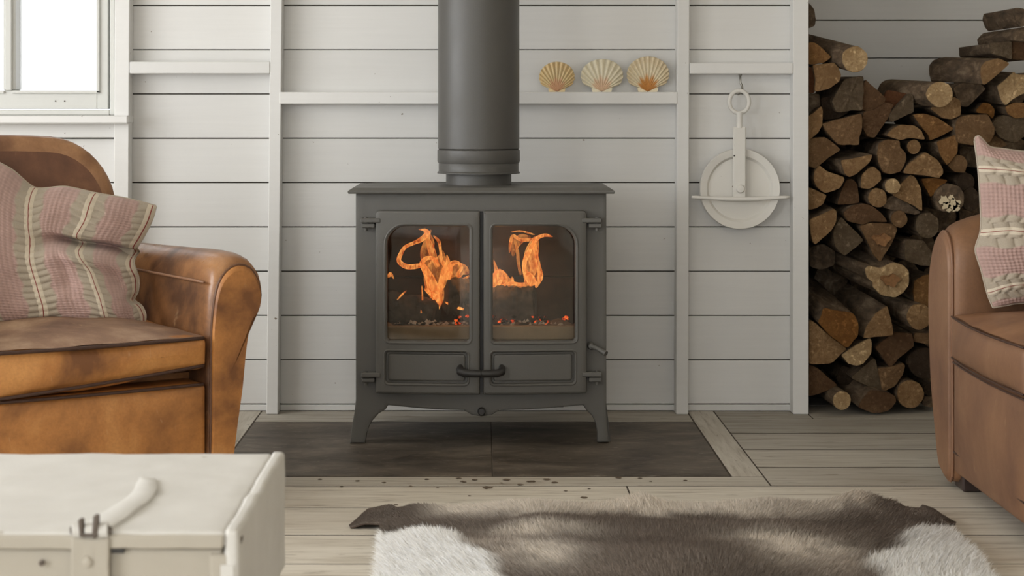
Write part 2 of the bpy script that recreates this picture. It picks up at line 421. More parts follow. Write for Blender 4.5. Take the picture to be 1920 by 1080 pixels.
def m_ember():
    n = NT('ember', .9, .1); a = n.noise(n.vec(), 60, 4)
    n.b.inputs['Base Color'].default_value = lin(40, 30, 26)
    n.L(n.ramp(a, [(.52, (0, 0, 0, 1)), (.6, (1, .08, .01, 1)), (.7, (1, .32, .04, 1))]), n.b.inputs['Emission Color']); n.b.inputs['Emission Strength'].default_value = 1.1
    return n.m
EMBER = m_ember()
def m_flame():
    m = bpy.data.materials.new('flame'); m.use_nodes = True; t = m.node_tree; t.nodes.clear()
    N = lambda ty: t.nodes.new('ShaderNode'+ty); L = t.links.new
    o = N('OutputMaterial'); tr = N('BsdfTransparent'); em = N('Emission'); mx = N('MixShader'); at = N('Attribute'); at.attribute_name = 'Col'
    sp = N('SeparateColor'); L(at.outputs[0], sp.inputs[0]); tc = N('TexCoord'); no = N('TexNoise'); no.inputs['Scale'].default_value = 55; no.inputs['Detail'].default_value = 3; no.inputs['Distortion'].default_value = 1.2
    mp = N('Mapping'); mp.inputs['Scale'].default_value = (1.7, 1, .75); L(tc.outputs['Object'], mp.inputs[0]); L(mp.outputs[0], no.inputs['Vector'])
    lw = N('LayerWeight'); lw.inputs[0].default_value = .5
    r = N('ValToRGB'); cr = r.color_ramp; cr.elements[0].position = .34; cr.elements[0].color = (.85, .11, .008, 1); cr.elements[1].position = .66; cr.elements[1].color = (1, .44, .11, 1)
    L(no.outputs[0], r.inputs[0]); L(r.outputs[0], em.inputs[0]); em.inputs[1].default_value = 1.35
    # opacity: along-stroke density times noise, edges of the sheet read denser like a real flame envelope
    a = N('Math'); a.operation = 'MULTIPLY_ADD'; L(no.outputs[0], a.inputs[0]); a.inputs[1].default_value = 1.7; a.inputs[2].default_value = -.5
    e = N('Math'); e.operation = 'MULTIPLY_ADD'; L(lw.outputs['Facing'], e.inputs[0]); e.inputs[1].default_value = .62; L(a.outputs[0], e.inputs[2])
    b = N('Math'); b.operation = 'MULTIPLY'; b.use_clamp = True; L(e.outputs[0], b.inputs[0]); L(sp.outputs[0], b.inputs[1])
    L(b.outputs[0], mx.inputs[0]); L(tr.outputs[0], mx.inputs[1]); L(em.outputs[0], mx.inputs[2]); L(mx.outputs[0], o.inputs[0])
    return m
FLAME = m_flame()
def m_trunk():
    n = NT('old_white_trunk_paint', .6, .35); a = n.noise(n.vec(), 9, 6, .6); b = n.noise(n.vec((3, 30, 30)), 4, 4)
    col = n.mix(a, lin(190, 187, 181), lin(216, 214, 209)); sp = n.ramp(n.noise(n.vec(), 42, 3, .5), [(.72, 0.0), (.76, 1.0)])
    col = n.mix(n.math('MULTIPLY', sp, .5), col, lin(140, 128, 110))
    return n.out(col, n.bump(a, .35, .004, n.bump(b, .2, .001)))
TRUNKP = m_trunk(); TRUNK_SHADE = simple('shaded_chest_paint', lin(172, 165, 152), .6, .07, 8, .2); HEM = simple('beige_hem', lin(176, 164, 148), .95, .1, 200, .3); RUST = simple('rusted_metal', lin(92, 82, 74), .7, .5, 50, .6)  # chest paint: the trunk white darkened to carry the shade of its upright faces
# ------------------------------------------------------------------ the room
YW = 5.30                                                     # face of the wall boards
def shell(name, boxes, mat):
    m = MB()
    for b in boxes: m.box(*b)
    return structure(m.obj(name, mat))
XA0, XA1 = PX(215, 5.244), PX(243, 5.244)
XB0, XB1 = PX(507, 5.244), PX(529, 5.244)
XC0, XC1 = PX(1270, 5.244), PX(1293, 5.244)
XD0, XD1 = PX(1487, 5.244), PX(1516.5, 5.244)
WX0, WX1, WZ0, WZ1 = -1.86, -1.082, .865, 1.86               # window opening in the back wall
XL, XR, YF, YN, ZC = -2.4, 2.35, -2.5, 6.20, 2.35
wb = shell('wall_back', [(XL, WX0, 5.314, 5.42, 0, ZC), (WX1, XD1, 5.314, 5.42, 0, ZC), (WX0, WX1, 5.314, 5.42, 0, WZ0), (WX0, WX1, 5.314, 5.42, WZ1, ZC)], GAP)
wn = shell('wall_niche', [(XD1-.06, XR, YN+.014, YN+.1, -.05, ZC)], GAP)
shell('wall_niche_side', [(XD1-.06, XD1-.002, 5.42, YN+.1, 0, ZC)], PLASTER)
shell('wall_right', [(XR, XR+.1, YF, YN+.1, 0, ZC)], PLASTER)
WY = [(1.95, 4.7, .54, 1.74), (-.7, 1.1, .12, 2.1)]
shell('wall_left', [(XL-.12, XL, YF, WY[1][0], 0, ZC), (XL-.12, XL, WY[1][1], WY[0][0], 0, ZC), (XL-.12, XL, WY[0][1], 5.42, 0, ZC),
                    (XL-.12, XL, WY[0][0], WY[0][1], 0, .54), (XL-.12, XL, WY[0][0], WY[0][1], 1.74, ZC), (XL-.12, XL, WY[1][0], WY[1][1], 0, .12), (XL-.12, XL, WY[1][0], WY[1][1], 2.1, ZC)], PLASTER)
shell('wall_front', [(XL, -1.8, YF-.12, YF, 0, ZC), (.8, XR, YF-.12, YF, 0, ZC), (-1.8, .8, YF-.12, YF, 2.1, ZC), (-1.8, .8, YF-.12, YF, 0, .12)], PLASTER)
shell('ceiling', [(XL-.12, XR+.1, YF-.12, YN+.1, ZC, ZC+.1)], PLASTER)

zl = [1.186-.1295*k for k in range(-9, 10)] + [0.0]
zl = [z for z in zl if z < ZC]; zl = [ZC-.005]+zl
def boards(par, x0, x1, y, zs, skip=None, mat=WALLP):
    for a, b in zip(zs[:-1], zs[1:]):
        segs = [(x0, x1, b, a)]
        if skip and b < skip[3] and a > skip[2]:
            segs = [(x0, skip[0], b, a)]
            if b < skip[2]: segs.append((skip[0], x1, b, skip[2]))
            if a > skip[3]: segs.append((skip[0], x1, skip[3], a))
        for (p, q, c, d) in segs:
            if q-p < .02 or d-c < .006: continue
            j = random.uniform(-.0008, .0008); g = random.uniform(.0012, .002)
            o = MB().box(-(q-p)/2, (q-p)/2, 0, .014, -(d-c)/2+g, (d-c)/2-g, .0012).obj('board', mat, par)
            o.location = ((p+q)/2, y+j, (c+d)/2)
boards(wb, XL, XA1-.02, YW, zl, (WX0, WX1, WZ0, WZ1))
boards(wb, XA1-.02, XB1-.01, YW, zl); boards(wb, XB1-.01, XC1-.01, YW, zl); boards(wb, XC1-.01, XD1-.002, YW, zl)
zn = [ZC-.005]+[PZ(38-71*k, YN) for k in range(14, -12, -1) if .02 < PZ(38-71*k, YN) < ZC]+[0.0]
boards(wn, XD1, XR, YN, zn)
def stud(n, x0, x1, dx=0):
    m = MB().box(x0, x1, 5.244, YW-.001, -.0, ZC, .002)
    m.v = [(x+dx*(1-z/1.2), y, z) for x, y, z in m.v]
    return structure(m.obj('trim_%d' % n, TRIMP))
stud(1, XA0, XA1, -.006); stud(2, XB0, XB1, -.012); stud(3, XC0, XC1, -.004); stud(4, XD0, XD1, 0)

# window in the back wall
wr = thing('window_1', None, None); del wr['label']; del wr['category']; structure(wr); wr.location = (-1.4, 5.3, .865)
gx0, gx1, gx2, gx3 = PX(-150, 5.35), PX(15, 5.35), PX(38, 5.35), PX(190, 5.35)
zb, zt = PZ(170, 5.35), 1.78
m = MB(); m.box(WX0, gx0-.03, 5.272, 5.40, WZ0, WZ1, .003); m.box(PX(206, 5.275), PX(215, 5.275)+.001, 5.272, 5.40, WZ0, WZ1, .003)
m.box(gx0-.03, PX(206, 5.275), 5.272, 5.40, WZ0, PZ(206, 5.275), .003); m.box(gx0-.03, PX(206, 5.275), 5.272, 5.40, zt+.03, WZ1, .003)
m.obj('casing', WINP, wr, world=True)
m = MB(); m.box(gx3, PX(204, 5.3), 5.292, 5.37, PZ(204.5, 5.3), zt+.03, .002); m.box(gx0-.03, gx0, 5.292, 5.37, PZ(204.5, 5.3), zt+.03, .002)
m.box(gx0, gx3, 5.292, 5.37, PZ(204.5, 5.3), zb, .002); m.box(gx0, gx3, 5.292, 5.37, zt, zt+.03, .002)
m.box(gx3-.001, gx3+.008, 5.284, 5.30, zb-.008, zt, .002); m.box(gx2-.008, gx3+.008, 5.284, 5.30, zb-.009, zb, .002)
m.box(gx0, gx1+.006, 5.284, 5.30, zb-.009, zb, .002)
m.obj('sash', WINP, wr, world=True)
MB().box(gx1, gx2, 5.294, 5.37, zb, zt, .004).box(gx1+.009, gx2-.009, 5.284, 5.30, zb, zt, .002).obj('mullion', WINP, wr, world=True)
for a, b in ((gx0, gx1), (gx2, gx3)): MB().box(a, b, 5.346, 5.350, zb, zt).obj('pane', GLASS, wr, world=True)
MB().box(WX0-.05, PX(240, 5.212), 5.212, 5.302, PZ(232, 5.212), PZ(216.5, 5.212), .004).obj('sill', TRIMP, wr, world=True)
MB().box(WX0, PX(216, 5.27), 5.272, 5.302, PZ(258, 5.272), PZ(231, 5.272), .002).obj('apron', TRIMP, wr, world=True)
for px in (104, 121): MB().lathe([(.0022, 0), (.0022, .002)], P(px, 189.5, 5.2905), 'y', 10).obj('screw_hole', PIPE, wr, world=True)
for n, (o0, o1, z0, z1) in enumerate(WY):
    r = thing('window_%d' % (n+2), None, None); del r['label']; del r['category']; structure(r); r.location = (XL-.06, o0, z0)
    m = MB(); x0, x1 = XL-.10, XL-.05
    m.box(x0, x1, o0, o1, z0, z0+.06); m.box(x0, x1, o0, o1, z1-.06, z1); m.box(x0, x1, o0, o0+.06, z0+.06, z1-.06); m.box(x0, x1, o1-.06, o1, z0+.06, z1-.06)
    for k in (1, 2): m.box(x0, x1, o0+(o1-o0)*k/3-.02, o0+(o1-o0)*k/3+.02, z0+.06, z1-.06)
    m.obj('frame', WINP, r, world=True); MB().box(XL-.115, XL-.112, o0, o1, z0, z1).obj('pane', GLASS, r, world=True)
r = thing('window_4', None, None); del r['label']; del r['category']; structure(r); r.location = (-1.8, YF-.06, .12)
m = MB()
for k in range(4): m.box(-1.8+k*2.54/3, -1.74+k*2.54/3, YF-.10, YF-.05, .12, 2.1)
m.box(-1.74, .74, YF-.10, YF-.05, .12, .2); m.box(-1.74, .74, YF-.10, YF-.05, 2.02, 2.1)
m.obj('frame', WINP, r, world=True); MB().box(-1.8, .8, YF-.115, YF-.112, .12, 2.1).obj('pane', GLASS, r, world=True)

# floor: every board a part
fl = structure(MB().box(XL-.12, XR+.1, YF-.12, YN+.1, -.09, -.0007).obj('floor', GAP))
def plank(x0, x1, y0, y1, along='x', tone=1.0, gy=.0036):
    g = .002; L = x1-x0-2*g; D = y1-y0-2*(gy if along == 'x' else g)
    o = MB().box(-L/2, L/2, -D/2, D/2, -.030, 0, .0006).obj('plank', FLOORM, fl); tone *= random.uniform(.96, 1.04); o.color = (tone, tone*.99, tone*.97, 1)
    if along == 'y':
        me = o.data; o.rotation_euler = (0, 0, PI/2)
        for v in me.vertices: x, y = v.co.x, v.co.y; v.co.x, v.co.y = y, -x
    o.location = ((x0+x1)/2, (y0+y1)/2, random.uniform(-.0003, 0))
HX0, HX1, HY0, HY1 = -.643, .594, 4.354, 5.117
BX0, BX1, BY0 = -.727, .675, 4.243
rows = [4.243, 4.01, 3.752, 3.512]
while rows[-1] > YF: rows.append(rows[-1]-.236)
for i, (b, a) in enumerate(zip(rows[:-1], rows[1:])):
    cuts = {0: [.337], 1: [1.55], 2: [-.419], 3: [.9]}.get(i, [random.uniform(-1.2, 1.2)])
    xs = [XL]+cuts+[XR]
    for p, q in zip(xs[:-1], xs[1:]): plank(p, q, a, b)
up = [4.243, 4.465, 4.70, 4.94, 5.172, 5.40, 5.63, 5.87, 6.2]
for a, b in zip(up[:-1], up[1:]):
    x0 = BX1 if b < 5.35 else XD1
    plank(x0, XR, a, b, tone=.84-.26*min(1, (a-4.2)/.75), gy=.0055)  # shade painted into the boards right of the hearth, deeper towards the back
    if b < 5.35: plank(XL, BX0, a, b)
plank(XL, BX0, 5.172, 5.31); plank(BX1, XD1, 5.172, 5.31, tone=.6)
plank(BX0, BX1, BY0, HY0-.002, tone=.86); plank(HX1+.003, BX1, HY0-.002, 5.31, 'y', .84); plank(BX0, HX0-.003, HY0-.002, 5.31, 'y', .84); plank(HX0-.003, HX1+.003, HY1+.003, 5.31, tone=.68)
# scorch spots on the boards in front of the hearth: small flat burns, nobody could count them
m = MB(); sp = [(437, 901, 6), (601, 907, 0), (914, 915, 12), (950, 900, 9), (996, 903, 11), (890, 900, 7), (1095, 933, 9), (1060, 921, 5), (975, 909, 8), (866, 903, 5), (1040, 905, 8), (742, 947, 6), (880, 930, 4), (870, 904, 6), (1010, 940, 4), (1140, 940, 3),
      (720, 905, 5), (800, 899, 6), (860, 897, 7), (1200, 897, 6), (1285, 901, 5), (1160, 896, 8), (670, 902, 6), (640, 913, 4), (770, 912, 5), (1105, 917, 4), (820, 915, 4), (1025, 899, 9), (940, 906, 4), (1220, 903, 4), (600, 899, 5)]
for (px, py, rr) in sp:
    if not rr: continue
    Y = H*F/(py-VY); c = P(px, py, Y); a = rr*.8*Y/F; n = 18
    ring = [(c.x+a*math.cos(2*PI*k/n)*(1+.35*mnoise.noise(Vector((math.cos(2*PI*k/n)*1.5+px, math.sin(2*PI*k/n)*1.5, py)))), c.y+a*1.0*math.sin(2*PI*k/n)*(1+.6*mnoise.noise(Vector((math.cos(2*PI*k/n)*1.5+py, math.sin(2*PI*k/n)*1.5, px)))), .0008) for k in range(n)]
    m.sweep([ring, [(c.x+(x-c.x)*.8, c.y+(y-c.y)*.8, .0011) for x, y, z in ring]])
so = m.obj('scorch_mark', simple('scorched_wood', lin(98, 84, 68), .8, .4, 60), fl); so['kind'] = 'stuff'
# slate hearth
he = thing('hearth', 'dark slate hearth of two slabs set flush into the pale floorboards under the stove', 'hearth', (0, HY0, 0))
for a, b in ((HX0, .0225), (.0245, HX1)):
    mm = MB().box(a, b, HY0+.002, HY1-.001, -.031, .0005, .0012); mm.obj('slate_slab', SLATE, he, world=True)

# shelves between the studs
def shelf(x0, x1, ztop, zbot, label):
    o = MB().box(-(x1-x0)/2, (x1-x0)/2, 0, .058, zbot-ztop, 0, .002).obj('shelf', TRIMP); o.location = ((x0+x1)/2, 5.242, ztop)
    return tag(o, label, 'shelf')
shelf(XA1+.0005, XB0-.001, PZ(115.5, 5.242), PZ(138, 5.242), 'short empty white shelf left of the stove beside the window')
SZ = PZ(172.5, 5.242)
shelf(XB1-.008, XC0, SZ, PZ(195, 5.242), 'long white shelf behind the flue pipe with three scallop shells on it')
shelf(XC1, XD0, PZ(118, 5.242), PZ(138.5, 5.242), 'short white shelf above the hanging pulley')
# ------------------------------------------------------------------ wood burning stove
SX, SY = PX(902, 4.8), 4.78
st = thing('wood_burning_stove', 'dark grey cast iron wood burning stove with two glazed doors standing on the slate hearth', 'stove', (SX, SY, .001))
def sp_(px, py, Y=4.78): return (PX(px, Y)-SX, PZ(py, Y))      # stove-local x, z at the front plane
def R4(x0, y0, x1, y1): a = sp_(x0, y1); b = sp_(x1, y0); return a[0], b[0], a[1], b[1]
bowf = lambda x: -.030*max(0, 1-(x/.31)**2)
bx0, bx1, bz0, bz1 = R4(667, 362, 1137, 764)
# front casting: frame with a curved apron and two legs in one plate
z_ap = sp_(0, 762)[1]; zc_ap = sp_(0, 777)[1]
outer = [sp_(667, 362), sp_(667, 750), sp_(665, 770), sp_(660, 800), sp_(656, 832), sp_(685, 832), sp_(688, 812), sp_(696, 792), sp_(710, 776), sp_(723, 768), sp_(728, 760)]
outer += [sp_(728+(870-728)*k/6, 760+8*math.sin(PI/2*k/6)) for k in range(1, 7)] + [sp_(884, 777), sp_(903, 780), sp_(922, 777), sp_(936, 768)]
outer += [sp_(936+(1093-936)*k/6, 768-8*(1-math.cos(PI/2*k/6))) for k in range(1, 7)] + [sp_(1100, 770), sp_(1110, 780), sp_(1117, 795), sp_(1120, 812), sp_(1120, 830), sp_(1142, 830), sp_(1139, 800), sp_(1137, 770), sp_(1137, 750), sp_(1137, 362)]
hole = R4(722, 410, 1082, 720)
fp = plate('front_casting', outer, [rrect(*hole, .01, 4)], 0, .022, .004, IRON, st, bow=lambda x: bowf(x)*.55, step=.018)
m = MB(); D = .33
m.box(bx0, bx0+.018, .022, D, bz0+.0, bz1); m.box(bx1-.018, bx1, .022, D, bz0, bz1); m.box(bx0+.018, bx1-.018, D-.018, D, bz0, bz1); m.box(bx0+.018, bx1-.018, .03, D-.018, bz0, bz0+.02); m.box(bx0+.018, bx1-.018, .022, D-.018, bz1-.03, bz1)
m.obj('body_shell', IRON, st)
# top plate with a bevelled lip
tz = sp_(0, 363)[1]; tx0, tx1 = PX(652, 4.745)-SX, PX(1153, 4.745)-SX
top = [(tx0, -.035), (tx1, -.035), (tx1, D-.03), (tx1-.04, D+.005), (tx0+.04, D+.005), (tx0, D-.03)]
def ring(ins, z): return [(x*(1-ins/.35), y+(ins if y < 0.1 else -ins), z) for x, y in top]
MB().sweep([ring(.014, tz), ring(.002, tz), ring(0, tz+.003), ring(0, tz+.007), ring(.012, tz+.015), ring(.03, tz+.016)]).obj('top_plate', IRON, st, 30)
# doors
def door(px0, px1, wx0, wx1, lx0, lx1, side):
    d = thing('door', None, None); del d['label']; del d['category']; d.parent = st
    a = R4(px0, 394, px1, 735); wn_ = R4(wx0, 423, wx1, 636); lo = R4(lx0, 657, lx1, 714)
    big = .05; sm = .008
    rad = (sm, sm, sm, big) if side < 0 else (sm, sm, big, sm)
    orad = (.006, .004, .004, .012) if side < 0 else (.004, .006, .012, .004)
    plate('door_frame', rrect(*a, orad, 4), [rrect(*wn_, rad, 8), rrect(*lo, .009, 4)], -.026, -.001, .006, IRON, d, bow=bowf, step=.015)
    gl = plate('glass_pane', rrect(wn_[0]-.006, wn_[1]+.006, wn_[2]-.006, wn_[3]+.006, (sm, sm, big, sm) if side > 0 else (sm, sm, sm, big), 6), [], -.008, -.005, 0, SGLASS, d, bow=bowf, step=.03)
    # raised bead around the window, recessed lower panel with its own inner bead
    def bead(r, rr, off, w, nm, mat=IRON):
        L = densify(rrect(r[0]-off, r[1]+off, r[2]-off, r[3]+off, rr, 8), .02); L.append(L[0])
        tube(nm, [(x, bowf(x)-.026, z) for x, z in L], w, mat, d, 6, cap=False)
    bead(wn_, tuple(q+.005 for q in rad), .006, .0035, 'window_bead')
    plate('lower_panel', rrect(lo[0]-.004, lo[1]+.004, lo[2]-.004, lo[3]+.004, .01, 4), [], -.016, -.004, 0, IRON, d, bow=bowf, step=.02)
    inn = (lo[0]+.005, lo[1]-.005, lo[2]+.005, lo[3]-.005)
    plate('panel_field', rrect(*inn, .007, 4), [], -.023, -.015, .004, IRON, d, bow=bowf, step=.02)
    bead(lo, .012, .005, .0028, 'panel_bead')
    for py in (413, 701 if side < 0 else 700):
        hx = [sp_(678 if side < 0 else 1090, 0)[0], sp_(715 if side < 0 else 1127, 0)[0]]; z = sp_(0, py)[1]
        h = MB().box(hx[0], hx[1], -.036, -.006, z-.0055, z+.0065, .002)
        k0, k1 = (hx[0], hx[0]+.036) if side < 0 else (hx[1]-.036, hx[1])
        h.box(k0+.002, k1, -.03, .0, z-.0195, z-.0075, .002)
        cx = (k0+.012) if side < 0 else (k1-.012); h.lathe([(.005, -.028), (.005, .009)], (cx, -.02, z), 'z', 12)
        h.obj('hinge', IRON, d, 30)
    return d
dl = door(705, 900, 727, 880, 725, 876, -1); dr = door(906, 1099, 924, 1077, 922, 1075, 1)
MB().box(*[sp_(896, 0)[0], sp_(910, 0)[0]], -.034, -.024, sp_(0, 735)[1]+.004, sp_(0, 394)[1]-.003).obj('door_seal', BLACK, st)
hl = spl([(*sp_(862, 684), 0), (*sp_(862, 690), -.028), (*sp_(875, 692), -.036), (*sp_(902, 692.5), -.038)], 12); z_ = lambda q: [(x, bowf(x)-.024+y, z) for x, z, y in q]
def hpath(pts): return [(x, bowf(x)-.022+y, z) for (x, z, y) in pts]
pl = [(*sp_(864, 683), .004), (*sp_(863, 686), -.012), (*sp_(864, 690), -.026), (*sp_(872, 692), -.034), (*sp_(886, 692.5), -.036), (*sp_(901.5, 692.5), -.036)]
tube('handle', hpath(pl), [.007, .009, .0105, .0105, .0095, .0095], BLACK, dl, 12)
pr = [(*sp_(940, 683), .004), (*sp_(941, 686), -.012), (*sp_(940, 690), -.026), (*sp_(932, 692), -.034), (*sp_(918, 692.5), -.036), (*sp_(902.5, 692.5), -.036)]
tube('handle', hpath(pr), [.007, .009, .0105, .0105, .0095, .0095], BLACK, dr, 12)
kx, kz = sp_(903, 769); MB().lathe([(.0005, -.012), (.008, -.012), (.0105, -.008), (.0105, .0), (.007, .004)], (kx, bowf(kx)*.55-.006, kz), 'y', 20).obj('air_control_knob', BLACK, st, 40)
lx, lz = sp_(1108, 648); m = MB().lathe([(.0004, -.016), (.007, -.014), (.0105, -.006), (.0105, .004), (.006, .008)], (lx, -.010, lz), 'y', 16)
m.tube([(lx, -.02, lz), (lx+.014, -.03, lz-.004), (*sp_(1134, 659)[:1], -.05, sp_(1134, 659)[1])], [.0065, .006, .0075], 10); m.obj('air_lever', IRON, st, 40)
m = MB().box(*[sp_(1046, 0)[0], sp_(1058, 0)[0]], .05, .08, sp_(0, 770)[1], sp_(0, 750)[1]); m.obj('bracket', BLACK, st)
# side returns of the front legs and the rear legs
for sx in (-1, 1):
    x = bx0+.009 if sx < 0 else bx1-.009
    q = [(x-.010, .0), (x+.010, .0)]
    for (y0, y1, nm) in ((.022, .075, 'leg'), (D-.06, D, 'leg')):
        prof = [(y0, bz0+.01), (y1, bz0+.01), (y0+.034, .055), (y0+.03, .001), (y0, .001)] if nm == 'leg' and y0 < .1 else [(y1, bz0+.01), (y0-.03, bz0+.01), (y1-.034, .05), (y1-.03, .001), (y1, .001)]
        o2 = .012*sx
        v = [(x-.010+(o2 if z < .05 else 0), y, z) for y, z in prof]+[(x+.010+(o2 if z < .05 else 0), y, z) for y, z in prof]; n = len(prof)
        mk(nm, v, [list(range(n)), [n+k for k in range(n)][::-1]]+[(k, n+k, n+(k+1) % n, (k+1) % n) for k in range(n)], IRON if y0 < .1 else BLACK, st)
# firebox lining, grate bar
m = MB(); x0, x1 = bx0+.02, bx1-.02; z0, z1 = bz0+.04, bz1-.032
fb = thing('firebox', None, None); del fb['label']; del fb['category']; fb.parent = st
nb = 2
for r_ in range(2):
    za = z0+(z1-z0)*(0, .56)[r_]; zb_ = z0+(z1-z0)*(.56, 1)[r_]
    for c_ in range(2):
        xa = x0+(x1-x0)*c_/2; MB().box(xa+.001, xa+(x1-x0)/2-.001, D-.045, D-.02, za+.001, zb_-.001, .003).obj('firebrick', FIREB, fb)
for sx in (0, 1): MB().box(*((x0, x0+.022) if sx == 0 else (x1-.022, x1)), .024, D-.047, z0, z1, .003).obj('firebrick', FIREB, fb)
MB().box(x0, x1, .024, D-.02, bz0+.022, z0).obj('firebox_floor', FIREB, fb)
MB().rbox(hole[0]-.01, hole[1]+.01, .012, .034, sp_(0, 640)[1], sp_(0, 613)[1], .006).obj('log_bar', ASHBAR, fb, 40)
# flue pipe
FYc = 4.965; fx = PX(897.5, FYc)
fp_ = thing('flue_pipe', 'thick dark grey flue pipe rising from the stove top to the ceiling', 'pipe', (fx, FYc, tz+.016))
def rr_(w, Y=FYc-.08): return w/2*(FYc-.02)/F
def zf(py, r): return PZ(py, FYc-r)-(tz+.016)
r0 = rr_(153); b1 = zf(281, r0)
MB().lathe([(r0*.98, b1), (r0, b1+.002), (r0, ZC-tz-.017)], (0, 0, 0), 'z', 72, False).obj('outer_pipe', IRON2, fp_, 40)
MB().lathe([(r0*.97, zf(283, r0)+.003), (r0*1.012, zf(283, r0)), (r0*1.016, zf(285, r0)), (r0*1.016, zf(304, r0)), (r0*1.0, zf(307, r0)), (r0*.95, zf(307, r0))], (0, 0, 0), 'z', 72).obj('pipe_band', IRON2, fp_, 40)
MB().lathe([(r0*.97, zf(306, r0)), (r0*.985, zf(307.5, r0)), (r0*.985, zf(323, r0)), (r0*1.018, zf(325.5, r0)), (r0*1.018, zf(327.5, r0)), (r0*.85, zf(328, r0))], (0, 0, 0), 'z', 72).obj('flared_ring', IRON2, fp_, 40)
r1 = rr_(123); MB().lathe([(r1, 0), (r1, zf(326, r1))], (0, 0, 0), 'z', 72, False).obj('spigot', IRON2, fp_, 40)

# fire: charred logs, ash, flames
def char(cx, cy, Y, L, r, ang, tilt, seed, label):
    m = MB(); n = 40; q = []
    for i in range(31):
        t = i/30; rr = r*(1 if 0 < i < 30 else .8); ringp = []
        for k in range(n):
            a = 2*PI*k/n; d = 1+.28*mnoise.noise(Vector((math.cos(a)*1.3+seed, math.sin(a)*1.3, t*3)))+.16*mnoise.noise(Vector((math.cos(a)*4+seed, math.sin(a)*4, t*9)))+.09*mnoise.noise(Vector((math.cos(a)*11+seed, math.sin(a)*11, t*26)))
            ringp.append(((t-.5)*L, rr*d*math.cos(a), rr*d*math.sin(a)))
        q.append(ringp)
    m.sweep(q); o = m.obj('burning_log', CHAR, None, 50); o.location = P(cx, cy, Y); o.rotation_euler = (0, tilt, ang); return tag(o, label, 'log')
char(868, 556, 4.94, .10, .046, .30, .04, 3, 'charred log burning at the right of the left stove door window')
char(772, 582, 4.955, .15, .040, -.25, .16, 9, 'charred log low in the left corner of the fire')
char(962, 570, 4.92, .125, .046, -.12, -.03, 5, 'charred log behind the right stove door window')
char(905, 590, 4.90, .10, .026, .5, .12, 12, 'small glowing charred stick between the two stove doors')
m = MB(); nx, ny = 60, 10; zbed = PZ(606, 4.9); V = []; 
for j in range(ny):
    for i in range(nx):
        x = SX+x0+.03+(x1-x0-.06)*i/(nx-1); y = SY+.036+(.23)*j/(ny-1)
        V.append((x, y, zbed-.012+.018*mnoise.noise(Vector((x*22, y*22, 0)))+.010*mnoise.noise(Vector((x*70, y*70, 3)))))
ab = mk('ash_bed', V, [(j*nx+i, j*nx+i+1, (j+1)*nx+i+1, (j+1)*nx+i) for j in range(ny-1) for i in range(nx-1)], simple('grey_ash', lin(178, 170, 160), .95, .5, 60, .8), None, True)
ab['kind'] = 'stuff'; tag(ab, 'pale grey ash bed under the burning logs in the stove', 'ash')
fire = thing('fire', 'orange flames licking up around charred logs inside the stove', 'fire', (SX, SY+.12, zbed))
fl_l = bpy.data.lights.new('firelight', 'POINT'); fl_l.energy = .6; fl_l.color = (1, .45, .14); fl_l.shadow_soft_size = .05
fl_o = bpy.data.objects.new('firelight', fl_l); COL.objects.link(fl_o); fl_o.location = (SX+.01, SY+.13, zbed+.17)
mf = MB()
for i in range(70):                                            # pale flakes of ash on the bed
    px = random.uniform(735, 1072); Y = random.uniform(4.825, 4.89); r = random.uniform(.003, .008); c = P(px, 0, Y); z = zbed-.002+random.uniform(0, .010)
    a0 = random.uniform(0, 6); mf.add([(c.x+r*math.cos(a0), Y, z), (c.x-r*.6, Y+.004, z+r*.5*random.random()), (c.x+r*.3, Y-.003, z+r*(.6+random.random())), (c.x+r, Y+.003, z+r*.3)], [(0, 1, 2), (0, 2, 3), (0, 3, 1), (1, 3, 2)])
eb = MB()
for i in range(46):
    px = random.choice([random.uniform(850, 878), random.uniform(924, 975), random.uniform(990, 1070)]); py = random.uniform(592, 606); Y = random.uniform(4.86, 4.9); r = random.uniform(.003, .008); c = P(px, py, Y)
    eb.lathe([(r*.3, -r*.6), (r, -.1*r), (r*.6, r*.6)], c, 'z', 6)
ff = mf.obj('ash_flakes', simple('white_ash', lin(226, 220, 212), .95, .1, 60), ab); ff['kind'] = 'stuff'
e_ = eb.obj('embers', EMBER, fire, world=True); e_['kind'] = 'stuff'
